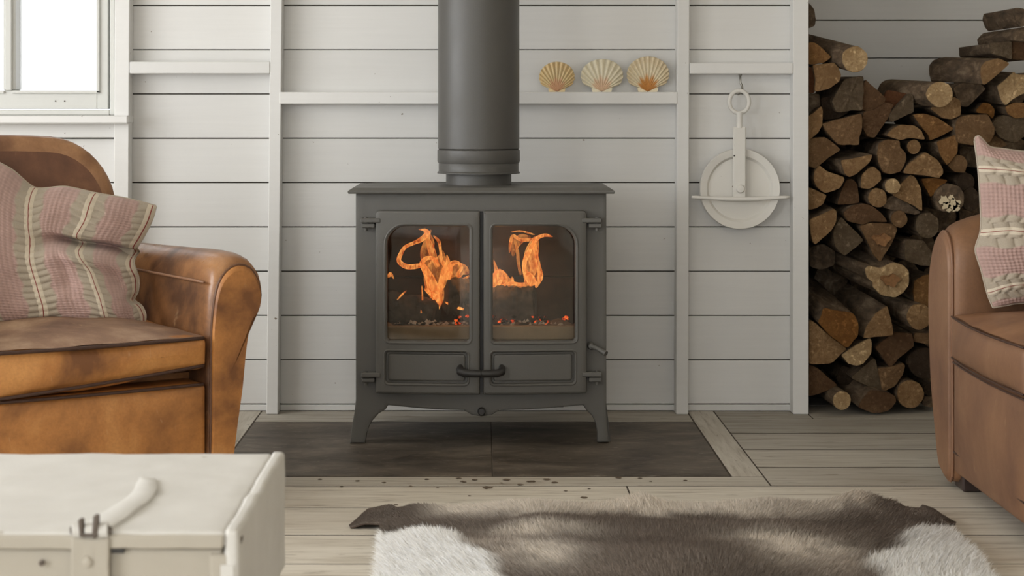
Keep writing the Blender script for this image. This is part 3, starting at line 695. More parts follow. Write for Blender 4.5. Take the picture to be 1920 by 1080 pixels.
FL = [  # stroke of (px, py, width px), yaw of the sheet, density
 ([(822, 580, 5), (818, 560, 16), (812, 540, 22), (806, 522, 18), (797, 505, 14), (791, 494, 10), (800, 484, 10), (814, 486, 8), (823, 500, 5)], 4.945, 1.0),
 ([(826, 572, 4), (829, 548, 16), (833, 526, 22), (838, 506, 20), (840, 492, 10), (838, 478, 2)], 4.95, .95),
 ([(797, 496, 8), (775, 500, 10), (760, 499, 10), (748, 489, 9), (752, 475, 8), (760, 463, 7), (775, 456, 7), (790, 449, 10), (801, 438, 10), (798, 432, 8), (785, 430, 2)], 4.93, .95),
 ([(820, 500, 8), (812, 478, 14), (806, 460, 13), (802, 446, 8), (808, 431, 3)], 4.96, .6),
 ([(813, 442, 3), (823, 453, 6), (826, 470, 5), (828, 488, 7), (838, 502, 10)], 4.95, .9),
 ([(836, 515, 12), (848, 494, 10), (860, 493, 6), (865, 503, 6), (859, 514, 7), (866, 524, 8), (880, 517, 5)], 4.96, .85),
 ([(818, 548, 10), (834, 525, 18), (842, 512, 14), (846, 498, 5)], 4.935, .7),
 ([(796, 540, 4), (803, 547, 8), (812, 552, 9), (820, 560, 12), (823, 573, 6), (822, 580, 2)], 4.93, 1.1),
 ([(797, 496, 6), (798, 515, 8), (806, 530, 8), (812, 545, 7)], 4.925, 1.0),
 ([(791, 536, 2), (792, 560, 3), (790, 585, 3), (791, 598, 1.5)], 4.92, .9),
 ([(745, 562, 1.5), (753, 553, 3.5), (762, 545, 2)], 4.93, .8),
 ([(727, 520, 4), (733, 514, 9), (738, 522, 3)], 4.95, .6),
 ([(834, 566, 2), (845, 572, 5), (858, 577, 6), (871, 580, 3)], 4.9, 1.2),
 ([(1008, 538, 3), (1000, 533, 14), (994, 522, 18), (984, 508, 9), (984, 490, 9), (992, 472, 9), (1000, 457, 9), (1008, 446, 9), (1022, 441, 8), (1036, 444, 2)], 4.945, 1.05),
 ([(1006, 536, 6), (1013, 520, 11), (1011, 504, 9), (1006, 480, 7), (1002, 460, 9), (1004, 446, 4)], 4.95, .95),
 ([(985, 536, 10), (992, 520, 14), (1000, 508, 12), (998, 490, 14), (998, 470, 11), (1002, 452, 5)], 4.955, .6),
 ([(988, 533, 7), (972, 533, 7), (958, 531, 7), (940, 536, 4)], 4.94, .9),
 ([(926, 543, 6), (930, 526, 20), (938, 514, 22), (946, 524, 14), (952, 532, 4)], 4.95, .75),
 ([(927, 530, 8), (931, 512, 9), (929, 500, 6), (926, 488, 2)], 4.945, .8),
 ([(930, 538, 4), (937, 530, 7), (940, 524, 4)], 4.93, 1.1),
 ([(1004, 447, 5), (990, 450, 6), (974, 449, 6), (962, 442, 6), (957, 456, 6), (955, 474, 2)], 4.95, .75),
 ([(965, 450, 4), (970, 470, 6), (972, 492, 6), (976, 515, 5)], 4.96, .45),
 ([(958, 435, 1.5), (975, 433, 3), (992, 437, 3), (1002, 440, 2)], 4.95, .7),
 ([(962, 532, 4), (961, 524, 5), (960, 519, 2)], 4.94, 1.0),
 ([(996, 592, 1), (1000, 585, 4), (1004, 578, 2)], 4.9, .8),
]
SOFT = [([(822, 575, 10), (818, 548, 34), (816, 520, 46), (822, 500, 40), (828, 485, 20), (830, 470, 3)], 4.965, .42),
 ([(800, 500, 14), (800, 475, 26), (804, 455, 22), (800, 438, 12), (796, 428, 4)], 4.97, .40),
 ([(835, 525, 10), (850, 510, 30), (866, 506, 26), (878, 512, 8)], 4.975, .45),
 ([(998, 540, 14), (998, 520, 34), (994, 495, 30), (998, 470, 26), (1004, 450, 14), (1010, 442, 4)], 4.965, .5),
 ([(962, 480, 4), (964, 462, 16), (976, 448, 18), (994, 446, 8)], 4.97, .35),
 ([(928, 545, 10), (936, 522, 34), (948, 528, 24), (965, 534, 12), (985, 536, 8)], 4.97, .5)]
for pts, Y, dens in SOFT+FL:
    q = spl([(a, b, c) for a, b, c in pts], max(14, len(pts)*5)); m = MB(); P3 = []; rad = []
    for i, (a, b, c) in enumerate(q):
        P3.append(P(a, b, Y+.008*math.sin(i*.35+pts[0][0]))); rad.append(max(.0004, c/2*Y/F*.98))
    m.tube(P3, rad, 10, True, .6, up=(0, 1, 0)); k = len(q)
    cols = []
    for i in range(k):
        fd = min(1, .35+i/3, .35+(k-1-i)/3)*dens; cols += [(fd, fd, fd, 1)]*10
    mk('flame', m.v, m.f, FLAME, fire, True, True, cols)
# ------------------------------------------------------------------ club armchairs
def club_chair(name, label, loc, rz, hw, arm, zs0, zs1, zr0, back, mats, arm_len=.66, rise=0.0, sag=0.0, gap=.022, pr=1.0, seam=True):
    """local frame: x along the front, y towards the back, z up; origin on the floor under the middle of the front edge.
    arm = closed outline (outward distance, z) of the arm section"""
    c = thing(name, label, 'armchair', loc, rz)
    A = closed_spl(arm, 64); cen = np.array([(A[:, 0].min()+A[:, 0].max())/2, A[:, 1].mean()])
    for sx in (-1, 1):
        ys = [0.0, .004, .012, .026, .06, .12, .2, .3, .42, .54, arm_len-.02, arm_len]
        sc = [.90, .955, .99, 1.01, 1.03, 1.035, 1.03, 1.02, 1.01, 1.0, .98, .92]
        secs = []
        for y, k in zip(ys, sc):
            q = []
            for (a, z) in A:
                zz = z if z < .2 else z+rise*sstep(.2, .55, z)*sstep(0, .2, y)
                fa = cen[0]+(a-cen[0])*k; fz = zz if zz < .25 else .25+(zz-.25)*(1+(k-1)*1.0)
                q.append((sx*(hw+fa), y, fz))
            secs.append(q if sx > 0 else q[::-1])
        o = MB().sweep(secs).obj('arm', mats['arm'], c, 60)
        # flat front panel of the arm with its piping
        pq = [(sx*(hw+cen[0]+(a-cen[0])*.86), z if z < .1 else .1+(z-.1)*.965) for a, z in A]
        secs = []
        for y, k in ((.012, 1.0), (-.004, 1.0), (-.010, .985), (-.013, .95)):
            secs.append([(sx*(hw+cen[0])+(x-sx*(hw+cen[0]))*k, y, .3+(z-.3)*k) for x, z in pq])
        secs = [q if sx < 0 else q[::-1] for q in secs][::-1]
        MB().sweep(secs).obj('arm_panel', mats['panel'], c, 50)
        MB().tube([(x, -.003, z) for x, z in pq+[pq[0]]], .0036, 8, False).obj('arm_piping', mats['pipe'], c, True)
        # seam line along the inside top of the arm
        if not seam: continue
        zt_ = A[:, 1].max(); zi = zt_-.052; xi = np.interp(zi, A[:24, 1][np.argsort(A[:24, 1])], A[:24, 0][np.argsort(A[:24, 1])])
        MB().tube([(sx*(hw+xi*.9-.004), y, zi+rise*sstep(0, .2, y)) for y in np.linspace(.02, arm_len-.04, 14)], .003, 6).obj('arm_seam', PIPEL, c, True)
    # seat cushion
    def dsp(V):
        y = V[:, 1]; x = V[:, 0]
        V = V.copy(); V[:, 2] += sag*(-.5+(x/hw))*.02*(V[:, 2] < (zs0+zs1)/2)
        V[:, 2] += .004*vn(x*14, y*14, 3); V[:, 1] += .004*vn(x*9, V[:, 2]*16, 5)*(y < .1); return V
    MB().rbox(-hw+.004, hw-.004, -.012, .56, zs0, zs1, .016, (0, .018, .03), 22, dsp).obj('seat_cushion', mats['seat'], c, 60)
    def crn(x): return -.018*(1-(x/hw)**2)
    # worn suede top of the seat cushion
    V = []; nx, ny = 30, 30
    for j in range(ny):
        for i in range(nx):
            x = (-hw+.012)+(2*hw-.024)*i/(nx-1); t = j/(ny-1); y = -.006+crn(x)*(1-t)+.55*t
            z = zs1+.0005+.036*(1-(x/hw)**2)*(1-(2*t-1)**2)**.8+.003*float(vn(x*14, y*14, 8)); V.append((x, y, z))
    q = [(j*nx+i, j*nx+i+1, (j+1)*nx+i+1, (j+1)*nx+i) for j in range(ny-1) for i in range(nx-1)]
    mk('seat_top', V, q, mats['seattop'], c, True)
    xs = np.linspace(-hw+.012, hw-.012, 30)
    MB().tube([(x, -.011+crn(x), zs1-.004) for x in xs], .0040*pr, 8).obj('seat_piping', mats['pipe2'], c, True)
    MB().tube([(x, -.011+crn(x), zs0+.008+sag*(-.5+x/hw)*.02) for x in xs], .0038*pr, 8).obj('seat_piping', mats['pipe2'], c, True)
    # front rail
    MB().rbox(-hw+.002, hw-.002, -.006, .10, zr0, zs0-gap, .014, (0, .014, 0), 16).obj('front_rail', mats['rail'], c, 60)
    MB().tube([(x, -.008-.012*(1-(x/hw)**2), zs0-gap-.002) for x in xs], .0038*pr, 8).obj('rail_piping', mats['pipe2'], c, True)
    MB().tube([(x, -.006-.002*(1-(x/hw)**2), zr0+.05) for x in xs], .003, 6).obj('rail_seam', mats['pipe2'], c, True)
    MB().box(-hw, hw, .09, arm_len-.05, zr0+.01, zs0-.01).obj('seat_frame', mats['rail'], c)
    # back: thick rounded cushion and the outer shell behind it
    def bsec(w_, z0, z1, rad, arch=.02):
        L = rrect(-w_, w_, z0, z1, (.03, .03, rad, rad), 10)
        L = densify(L, .03); return [(x, z+arch*(1-(x/w_)**2)*sstep(z0, z1, z)) for x, z in L]
    bw, bz, bt, tilt = back['w'], back['z'], back['t'], back['tilt']
    def slab(nm, w_, z1, rad, y0, y1, mat, prof):
        secs = []
        for (t, k) in prof:
            q = []
            for (x, z) in bsec(w_*1.0, zs0-.1, z1, rad):
                zc = .5; xx = x*(1-(1-k)*.6); zz = zc+(z-zc)*(1-(1-k)*.6) if z > zc else z
                y = y0+(y1-y0)*t; q.append((xx, y+(zz-zs1)*math.tan(tilt), zz))
            secs.append(q)
        return MB().sweep([s[::-1] for s in secs][::-1]).obj(nm, mat, c, 60)
    slab('backrest', bw, bz, back['r'], .50, .50+bt, mats['back'], [(0, .80), (.04, .88), (.14, .955), (.32, 1.0), (.6, 1.0), (.85, .985), (1, .95)])
    slab('outer_back', bw+.026, bz-.045, back['r'], .50+bt*.62, .50+bt+.03, mats['back2'], [(0, .97), (.15, 1.0), (.7, 1.0), (1, .96)])
    # rolled edge round the front of the back, paler from wear
    L = [(x, z) for x, z in bsec(bw-.036, zs0, bz-.036, back['r']*.8) if z > zs0+.02]
    i0 = max(range(len(L)), key=lambda i: (L[i][0] > 0)*(10-L[i][1])); L = L[i0:]+L[:i0]
    MB().tube([(x, .522+(z-zs1)*math.tan(tilt), z) for x, z in L], [.036]*len(L), 12, True, .62).obj('back_roll', mats['roll'], c, True)
    # feet
    for sx in (-1, 1):
        for y in (.012, arm_len-.07):
            x = sx*(hw+.018); MB().box(x-.036, x+.036, y, y+.06, .0005, zr0+.012, .004).obj('foot', FOOT, c)
    return c
ARM_L = [(0, .05), (0, .2), (0, .35), (.002, .42), (.010, .48), (.024, .52), (.05, .546), (.08, .553), (.108, .544), (.13, .517), (.138, .485), (.132, .452), (.108, .428), (.094, .36), (.084, .275), (.068, .18), (.06, .128), (.045, .05)]
ARM_R = [(0, .03), (0, .3), (0, .5), (.006, .555), (.033, .595), (.087, .612), (.14, .597), (.173, .573), (.212, .512), (.224, .421), (.2, .243), (.163, .145), (.12, .05), (.1, .03)]
mL = dict(arm=TAN_ARM, panel=TAN, pipe=PIPEM, pipe2=PIPE, seat=TAN, seattop=SEATTOP, rail=TAN, back=BACKL, back2=BACKL, roll=BACKTOP)
mR = dict(arm=RTAN2, panel=RTAN, pipe=PIPEL, pipe2=PIPE, seat=RTAN, seattop=RSEAT, rail=RTAN, back=RTAN2, back2=RTAN, roll=RTAN2)
cl = club_chair('club_armchair', 'worn tan leather club armchair with rolled arms left of the stove under the window', (-.835, 3.82, 0), math.radians(33), .275, ARM_L, .305, .386, .05, dict(w=.285, z=.80, t=.15, r=.15, tilt=math.radians(7)), mL, sag=1.0)
cr_ = club_chair('club_armchair', 'cocoa brown leather armchair facing sideways in front of the log stack', (1.092, 4.187-.29, 0), -PI/2, .29, ARM_R, .302, .408, .042, dict(w=.30, z=.82, t=.15, r=.11, tilt=math.radians(7)), mR, rise=.03, gap=.001, pr=.55, seam=False)

# ------------------------------------------------------------------ quilted cushions
PINK, BEIGE, CREAM = np.array(lin(188, 158, 149)), np.array(lin(178, 166, 149)), np.array(lin(212, 200, 182))
def cushion(label, lines, tapes, bands, Yf, thick, NS, NT_, fold=None, seed=1, nq=20):
    """lines = [(s, polyline px)] running along the stripes; s crosses them. Each point gets its own depth from Yf(s, t)."""
    S_ = np.array([a for a, _ in lines]); PL = np.array([spl(p, NT_) for _, p in lines])       # (k, NT, 2)
    ss = np.linspace(0, 1, NS); G = np.zeros((NS, NT_, 2))
    for c in range(2):
        for t in range(NT_):
            G[:, t, c] = 0
    # cubic hermite across the lines
    m = np.gradient(PL, S_, axis=0)
    for i, s in enumerate(ss):
        k = min(np.searchsorted(S_, s, 'right')-1, len(S_)-2); hh = S_[k+1]-S_[k]; t = (s-S_[k])/hh
        G[i] = PL[k]*(2*t**3-3*t**2+1)+m[k]*hh*.8*(t**3-2*t**2+t)+PL[k+1]*(-2*t**3+3*t**2)+m[k+1]*hh*.8*(t**3-t**2)
    Sg, Tg = np.meshgrid(ss, np.linspace(0, 1, NT_), indexing='ij')
    puff = (1-np.abs(2*Sg-1)**3.2)*(1-np.abs(2*Tg-1)**3.2)
    puff = np.clip(puff, 0, 1)**.62
    d = thick*puff+thick*.16*puff*vn(Sg*4.2, Tg*4.2, seed)+thick*.07*puff*vn(Sg*10, Tg*10, seed+1)
    colr = np.zeros((NS, NT_, 4)); colr[:] = PINK; rel = np.zeros((NS, NT_))
    near = np.min(np.stack([np.abs(Sg-t) for t in tapes]), 0)
    wav = .012*np.sin(Tg*38)+.006*vn(Tg*30, Sg*4, seed+3)
    bei = sstep(bands+.006, bands-.006, near+wav*.5)
    colr = colr*(1-bei[..., None])+BEIGE*bei[..., None]
    colr = colr*(1+.06*vn(Sg*30, Tg*30, seed+5)[..., None]); colr[..., 3] = 1
    # scalloped quilting in the beige bands, waffle stitching in the pink ones
    ph = Tg*nq+near*7*np.sign(np.sin(Sg*37+1))+.25*vn(Tg*6, Sg*9, seed+7)
    quilt = (np.abs(np.sin(PI*ph))**.55-.7)*.0075
    waf = np.sin(Sg*2*PI*46)*.5+np.sin(Tg*2*PI*52)*.5
    row = np.sin(Sg*2*PI*46)
    rel += bei*quilt*sstep(0, .012, near)+(1-bei)*waf*.0017
    colr[..., :3] *= (1-(1-bei)*.10*(1-np.clip(waf+.4, -1, 1)))[..., None]
    d = d+rel*np.clip(puff*3, 0, 1)
    if fold is not None: d = d+fold(Sg, Tg)
    Y = Yf(Sg, Tg)-d
    X = (G[..., 0]-VX)*Yf(Sg, Tg)/F; Z = H-(G[..., 1]-VY)*Yf(Sg, Tg)/F
    front = np.stack([X, Y, Z], -1)
    back = np.stack([X, Yf(Sg, Tg)+thick*.35*puff, Z], -1)
    base = Vector(front[NS//2, NT_//2]); lo = front.reshape(-1, 3); base.z = lo[:, 2].min()
    root = thing('quilted_cushion', label, 'cushion', base)
    idx = lambda i, j, o=0: o+i*NT_+j
    V = front.reshape(-1, 3); Fq = [(idx(i, j), idx(i+1, j), idx(i+1, j+1), idx(i, j+1)) for i in range(NS-1) for j in range(NT_-1)]
    # orient towards the viewer
    a, b, c_ = V[Fq[len(Fq)//2][0]], V[Fq[len(Fq)//2][1]], V[Fq[len(Fq)//2][2]]
    if np.cross(b-a, c_-b)[1] > 0: Fq = [f[::-1] for f in Fq]
    mk('front_cover', V, Fq, QUILT, root, True, True, colr.reshape(-1, 4))
    s4 = 4; bb = back[::s4, ::s4]; bi, bj = bb.shape[:2]
    Vb = bb.reshape(-1, 3); Fb = [(i*bj+j, i*bj+j+1, (i+1)*bj+j+1, (i+1)*bj+j) for i in range(bi-1) for j in range(bj-1)]
    mk('back_cover', Vb, Fb, QUILT, root, True, True, np.tile(BEIGE, (len(Vb), 1)))
    border = list(front[0])+list(front[1:, -1])+list(front[-1, ::-1])+list(front[::-1, 0])
    MB().tube(border[::4], .0024, 6, False).obj('edge_seam', HEM, root, True, True)
    # woven tapes with a red line, sewn over the cover
    for t in tapes:
        tt = min(max(t, .012), .988); i0 = tt*(NS-1)
        def row_at(f): k = int(np.clip(math.floor(f), 0, NS-2)); return front[k]*(1-(f-k))+front[k+1]*(f-k)
        for (w0, w1, lift, mt, nm) in ((-.021, .021, .0022, TAPE, 'tape'), (-.0035, .0035, .0032, TAPER, 'tape_stripe')):
            rows_ = [row_at(np.clip((tt+w)*(NS-1), 0, NS-1)) for w in np.linspace(w0, w1, 5)]
            Vt = []
            for q, rw in enumerate(rows_):
                for p in rw[::2]: Vt.append((p[0], p[1]-lift*(1 if 0 < q < 4 else .3), p[2]))
            k = len(rows_[0][::2]); Ft = [(q*k+j, (q+1)*k+j, (q+1)*k+j+1, q*k+j+1) for q in range(4) for j in range(k-1)]
            if np.cross(np.subtract(Vt[Ft[10][1]], Vt[Ft[10][0]]), np.subtract(Vt[Ft[10][2]], Vt[Ft[10][1]]))[1] > 0: Ft = [f[::-1] for f in Ft]
            mk(nm, Vt, Ft, mt, root, True, True)
    return root
linesL = [(0, [(-165, 205), (-175, 300), (-178, 420), (-172, 520), (-160, 604)]),
 (.25, [(-40, 285), (-38, 350), (-34, 420), (-28, 500), (-20, 560), (-14, 606)]),
 (.38, [(22, 318), (18, 370), (20, 430), (26, 500), (34, 560), (40, 606)]),
 (.5, [(66, 352), (69, 400), (72, 440), (76, 490), (84, 530), (93, 570), (88, 606)]),
 (.62, [(122, 350), (116, 390), (112, 435), (130, 480), (142, 530), (150, 575), (152, 606)]),
 (.74, [(180, 362), (172, 405), (155, 448), (174, 482), (190, 520), (203, 565), (206, 606)]),
 (.87, [(238, 372), (232, 410), (212, 452), (214, 484), (226, 520), (240, 565), (246, 605)]),
 (1.0, [(293, 386), (284, 415), (268, 446), (250, 476), (254, 492), (261, 515), (259, 545), (252, 562), (266, 574), (273, 590), (272, 604)])]
def YfL(s, t): return 3.90+.26*s+.20*(1-t)
def foldL(s, t):
    v = (t-(.40+.03*np.sin(s*7)))
    k = sstep(.5, .72, s)
    return -.075*np.exp(-(v/.035)**2)*k+.030*np.exp(-((v-.11)/.07)**2)*k-.02*np.exp(-(((s-.86)/.05)**2+((t-.66)/.10)**2))-.015*np.exp(-(((s-.62)/.03)**2+((t-.62)/.2)**2))+.012*np.exp(-(((s-.3)/.10)**2+((t-.55)/.2)**2)) - .02*np.exp(-(((s-.56)/.07)**2+((t-.36)/.06)**2))
cushion('crumpled pink and beige striped quilted cushion slumped in the tan armchair', linesL, [.25, .5, .74, .985], .060, YfL, .085, 300, 220, foldL, 3)
linesR = [(0, [(1827, 262), (1833, 254), (1843, 262), (1856, 275), (1880, 279), (1920, 284), (2000, 290), (2220, 282)]),
 (.19, [(1834, 316), (1870, 317), (1920, 322), (2050, 330), (2216, 325)]),
 (.36, [(1838, 374), (1880, 374), (1920, 376), (2050, 382), (2218, 378)]),
 (.53, [(1838, 436), (1880, 430), (1920, 432), (2050, 436), (2220, 432)]),
 (.62, [(1829, 466), (1880, 464), (1920, 462), (2050, 466), (2220, 462)]),
 (.75, [(1840, 506), (1880, 502), (1920, 499), (2050, 500), (2220, 498)]),
 (.87, [(1851, 549), (1882, 536), (1920, 531), (2050, 530), (2218, 528)]),
 (1.0, [(1862, 577), (1890, 572), (1920, 568), (2050, 566), (2212, 562)])]
def YfR(s, t): return 4.10+.075*(1-s)+.0*t
cushion('upright pink and beige striped quilted cushion leaning in the cocoa armchair', linesR, [.19, .53, .87], .080, YfR, .06, 260, 260, None, 8, 15)

# ------------------------------------------------------------------ scallop shells on the long shelf
def shell_(px0, px1, pyt, pyb, label, cb, cm, rim, n=15, nr=26):
    Yc = 5.272; cx = PX((px0+px1)/2, Yc); zb = SZ+.0005; Wd = PX(px1, Yc)-PX(px0, Yc); Hh = PZ(pyt, Yc)-zb
    r = thing('scallop_shell', label, 'shell', (cx, Yc, zb), 0, 'scallop shells on the long shelf')
    V = []; C = []; na = n*10; R0 = Hh
    A0 = 2.25
    for j in range(nr+1):
        q = j/nr
        for i in range(na+1):
            u = i/na*2-1; a = u*A0/2*1.02
            # fan: hinge at the bottom, round rim
            ph_ = u*2.22; xo = math.sin(ph_)*Wd/2; zo = Hh*(.5+.5*math.cos(ph_)); x = xo*q; z = .03*Hh+(zo-.03*Hh)*q
            rib = math.cos(u*PI*n); dome = math.sin(min(1, q*1.06)*PI*.62)*(1-.75*u*u)
            y = -.020*dome-.0026*rib*q**.8+.004
            V.append((x, y-.008*(1-q)**2, z))
            k = .5+.5*rib; band = .5+.5*math.sin(q*31+math.sin(u*5)); c = np.array(cm)*(1-.30*(1-k)*q)+0
            t = sstep(.52, .30, q+.06*math.sin(u*19)); c = c*(1-t)+np.array(cb)*t
            t2 = sstep(.55, .95, q)*(.45+.4*band); c = c*(1-t2*.55)+np.array(rim)*t2*.55; C.append((*c[:3], 1))
    Fq = [(j*(na+1)+i, j*(na+1)+i+1, (j+1)*(na+1)+i+1, (j+1)*(na+1)+i) for j in range(nr) for i in range(na)]
    o = mk('valve', V, Fq, SHELLM, r, True, False, C); md = o.modifiers.new('t', 'SOLIDIFY'); md.thickness = .002; md.offset = -1
    for sx in (-1, 1):
        v = []; c_ = []
        for y in (-.002, .003): v += [(sx*.001, y, .0), (sx*Wd*.22, y, .0), (sx*Wd*.25, y, Hh*.10), (sx*Wd*.17, y, Hh*.16), (sx*.001, y, Hh*.06)]
        mk('hinge_ear', v, [(0, 1, 2, 3, 4), (9, 8, 7, 6, 5)]+[(k, (k+1) % 5, 5+(k+1) % 5, 5+k) for k in range(5)], SHELLM, r, False, False, [(*cm[:3], 1)]*10)
    return r
CR = lin(238, 224, 190)
shell_(1011, 1077, 116, 172, 'smallest scallop shell, yellowish with a pink base, nearest the flue pipe', lin(224, 178, 140), lin(236, 212, 162), lin(228, 190, 130))
shell_(1089, 1168, 111, 172, 'palest cream scallop shell with bold ribs, middle one on the shelf', lin(222, 190, 158), lin(238, 228, 200), lin(214, 202, 170), 13)
shell_(1175, 1254, 106, 172, 'largest scallop shell with an orange brown base, farthest from the flue', lin(206, 146, 80), lin(236, 222, 190), lin(202, 176, 134), 17)

# ------------------------------------------------------------------ hanging pulley
hk = thing('wall_hook', 'small steel hook screwed under the short shelf, holding the pulley', 'hook', P(1388, 139, 5.266))
MB().tube([P(1388, 138, 5.266), P(1388, 155, 5.266), P(1391, 160, 5.264), P(1392, 168, 5.258), P(1389, 175, 5.250), P(1384, 177, 5.246), P(1380, 173, 5.246)], .0032, 10).obj('hook_wire', STEEL, hk, True, True)
MB().lathe([(.005, 0), (.0055, -.004), (.004, -.006)], P(1388, 138.2, 5.266), 'z', 14).obj('screw_collar', STEEL, hk, 30, True)
pu = thing('pulley', 'white painted iron pulley wheel hanging from the hook against the boards', 'pulley', P(1386, 430, 5.26))
cW = P(1386.5, 354, 5.262); rW = 75.5*5.26/F
MB().lathe([(.001, .018), (rW*.9, .018), (rW*.985, .012), (rW, .004), (rW, -.006), (rW*.985, -.012), (rW*.82, -.006), (rW*.76, .005), (rW*.4, .004), (.001, .004)], cW, 'y', 72).obj('wheel', DIM, pu, 30, True)
def xz(px, py, Y): p = P(px, py, Y); return p.x, p.z
a, b = xz(1375, 370, 5.24), xz(1398, 238, 5.24)
MB().box(a[0], b[0], 5.2365, 5.2455, a[1], b[1], .002).obj('strap', DIM, pu, False, True)
ey = [(P(1386+18.5*math.sin(t)*(1 if True else 0), 191-21*math.cos(t), 5.243)) for t in np.linspace(0, 2*PI, 33)]
MB().tube(ey, .0062, 10, False).obj('eye_ring', DIM, pu, True, True)
MB().lathe([(.0085, PZ(240, 5.242)-PZ(225, 5.242)), (.0085, PZ(216, 5.242)-PZ(225, 5.242)), (.012, PZ(210, 5.242)-PZ(225, 5.242))], P(1386.5, 225, 5.242), 'z', 20).obj('shank', DIM, pu, 40, True)
cb = [P(1297+183*t, 369.5+4*(math.sin(PI*t)), 5.236+.0*t) for t in np.linspace(0, 1, 24)]
MB().tube(cb, [.0035]+[.0052]*6+[.0066]*10+[.0052]*6+[.0035], 8).obj('crossbar', DIM, pu, True, True)
MB().lathe([(.001, -.009), (.010, -.008), (.0125, -.003), (.0125, .004)], P(1388, 354, 5.236), 'y', 24).obj('axle_bolt', DIM, pu, 40, True)
MB().lathe([(.0004, -.0006), (.0025, 0), (.0025, .004)], P(1377, 292, 5.2362), 'y', 12).obj('rivet_hole', BLACK, pu, False, True)

# ------------------------------------------------------------------ trunk in the foreground
ZT = .400; TX1 = -.2795; TX0 = -1.17; TY0, TY1 = 2.055, 2.525
tk = thing('wooden_trunk', 'chipped off-white wooden trunk with an iron hasp in the near corner', 'trunk', ((TX0+TX1)/2, (TY0+TY1)/2, 0))
def wob(m, amp=.0018, fr=26):
    m.v = [(x+amp*mnoise.noise(Vector((x*fr, y*fr, z*fr))), y+amp*mnoise.noise(Vector((x*fr+9, y*fr, z*fr))), z+amp*mnoise.noise(Vector((x*fr, y*fr+7, z*fr)))) for x, y, z in m.v]; return m
wob(MB().rbox(TX0+.012, TX1-.016, TY0+.004, TY1-.012, .03, ZT-.0212, .003, n=26)).obj('chest_body', TRUNK_SHADE, tk, 40, True)
wob(MB().rbox(TX0, TX1-.012, TY0-.002, TY1, ZT-.0195, ZT, .006, n=40)).obj('lid', TRUNKP, tk, 40, True)
wob(MB().rbox(TX0+.01, TX1-.014, TY0-.0045, TY0+.004, ZT-.0195, ZT-.0035, .003, n=40)).obj('lid_front_shade', TRUNK_SHADE, tk, 40, True)  # added strip, painted darker so the lid front looks shaded
wob(MB().rbox(TX1-.013, TX1+.004, TY0-.001, TY1+.004, ZT-.16, ZT+.0022, .006, n=26), .0022).obj('lid_end_batten', TRUNKP, tk, 40, True)
wob(MB().rbox(TX0-.004, TX0+.03, TY0+.006, TY1+.004, ZT-.075, ZT+.0015, .010, n=22), .003).obj('lid_end_batten', TRUNKP, tk, 40, True)
wob(MB().rbox(TX1-.030, TX1-.006, TY0, TY1-.008, .02, ZT-.026, .004, n=20)).obj('end_board', TRUNK_SHADE, tk, 40, True)
for a_, b_, c_ in ((TX0, .0, .05), ): pass
wob(MB().rbox(TX0+.01, TX1-.01, TY0-.004, TY0+.012, .001, .06, .004, n=20)).obj('plinth', TRUNKP, tk, 40, True)
Yh = TY0-.005
s0, s1 = PX(134, Yh), PX(205, Yh)
hp = thing('hasp', None, None); del hp['label']; del hp['category']; hp.parent = tk
def hbox(nm, m, mat=TRUNKP): wob(m, .0014, 60); V = np.array(m.v)-np.array(tk.location); return mk(nm, V, m.f, mat, hp, 40)
hbox('hasp_plate', MB().rbox(s0, s1, Yh-.003, Yh+.005, ZT-.13, ZT-.006, .0022, n=10), TRUNK_SHADE)
# strap running back over the lid
pa = [((PX(150, TY0)+PX(200, TY0))/2, TY0+.004), ((PX(232, TY0+.12)+PX(262, TY0+.12))/2, TY0+.17), ((PX(245, 2.30)+PX(288, 2.30))/2, TY0+.285)]
V = []; 
q = spl([(x, y) for x, y in pa], 14)
secs = []
for i, (x, y) in enumerate(q):
    wd = (.0195-.006*i/11) if i < 12 else .0135*(1-(i-11)*.16); secs.append([(x-wd, y, ZT-.001), (x+wd, y, ZT-.001), (x+wd*.99, y, ZT+.0034), (x+wd*.9, y, ZT+.0042), (x-wd*.9, y, ZT+.0042), (x-wd*.99, y, ZT+.0034)])
m = MB().sweep(secs); hbox('strap', m)
zk = ZT+.002; kx0, kx1 = PX(137, Yh), PX(203, Yh)
m = MB()
for k, (f0, f1) in enumerate(((0, .30), (.34, .62), (.66, 1))): m.lathe([(.0075, kx0+(kx1-kx0)*f0-kx0), (.0085, kx0+(kx1-kx0)*f0-kx0+.001), (.0085, kx0+(kx1-kx0)*f1-kx0-.001), (.0075, kx0+(kx1-kx0)*f1-kx0)], (kx0, TY0-.003, zk), 'x', 14)
hbox('knuckle', m)
hbox('pin', MB().lathe([(.0045, 0), (.0045, kx1-kx0+.006)], (kx0-.003, TY0-.003, zk), 'x', 10), RUST)
m = MB().box(PX(150, Yh), PX(158, Yh), Yh-.0075, Yh+.004, PZ(1000, Yh), PZ(972, Yh), .001).box(PX(176, Yh), PX(186, Yh), Yh-.0075, Yh+.004, PZ(1000, Yh), PZ(964, Yh), .001).box(PX(150, Yh), PX(186, Yh), Yh-.0075, Yh-.002, PZ(1004, Yh), PZ(997, Yh), .001)
hbox('staple', m, RUST)
m = MB().lathe([(.001, -.004), (.0055, -.003), (.0065, 0)], (PX(165, Yh), Yh-.003, PZ(1052, Yh)), 'y', 16); hbox('rivet', m, TRUNK_SHADE)
m = MB().box(PX(208, TY0), PX(233, TY0), TY0-.0012, TY0+.006, PZ(1037, TY0), PZ(1026, TY0)); V = np.array(m.v)-np.array(tk.location); mk('lid_notch', V, m.f, BLACK, tk)
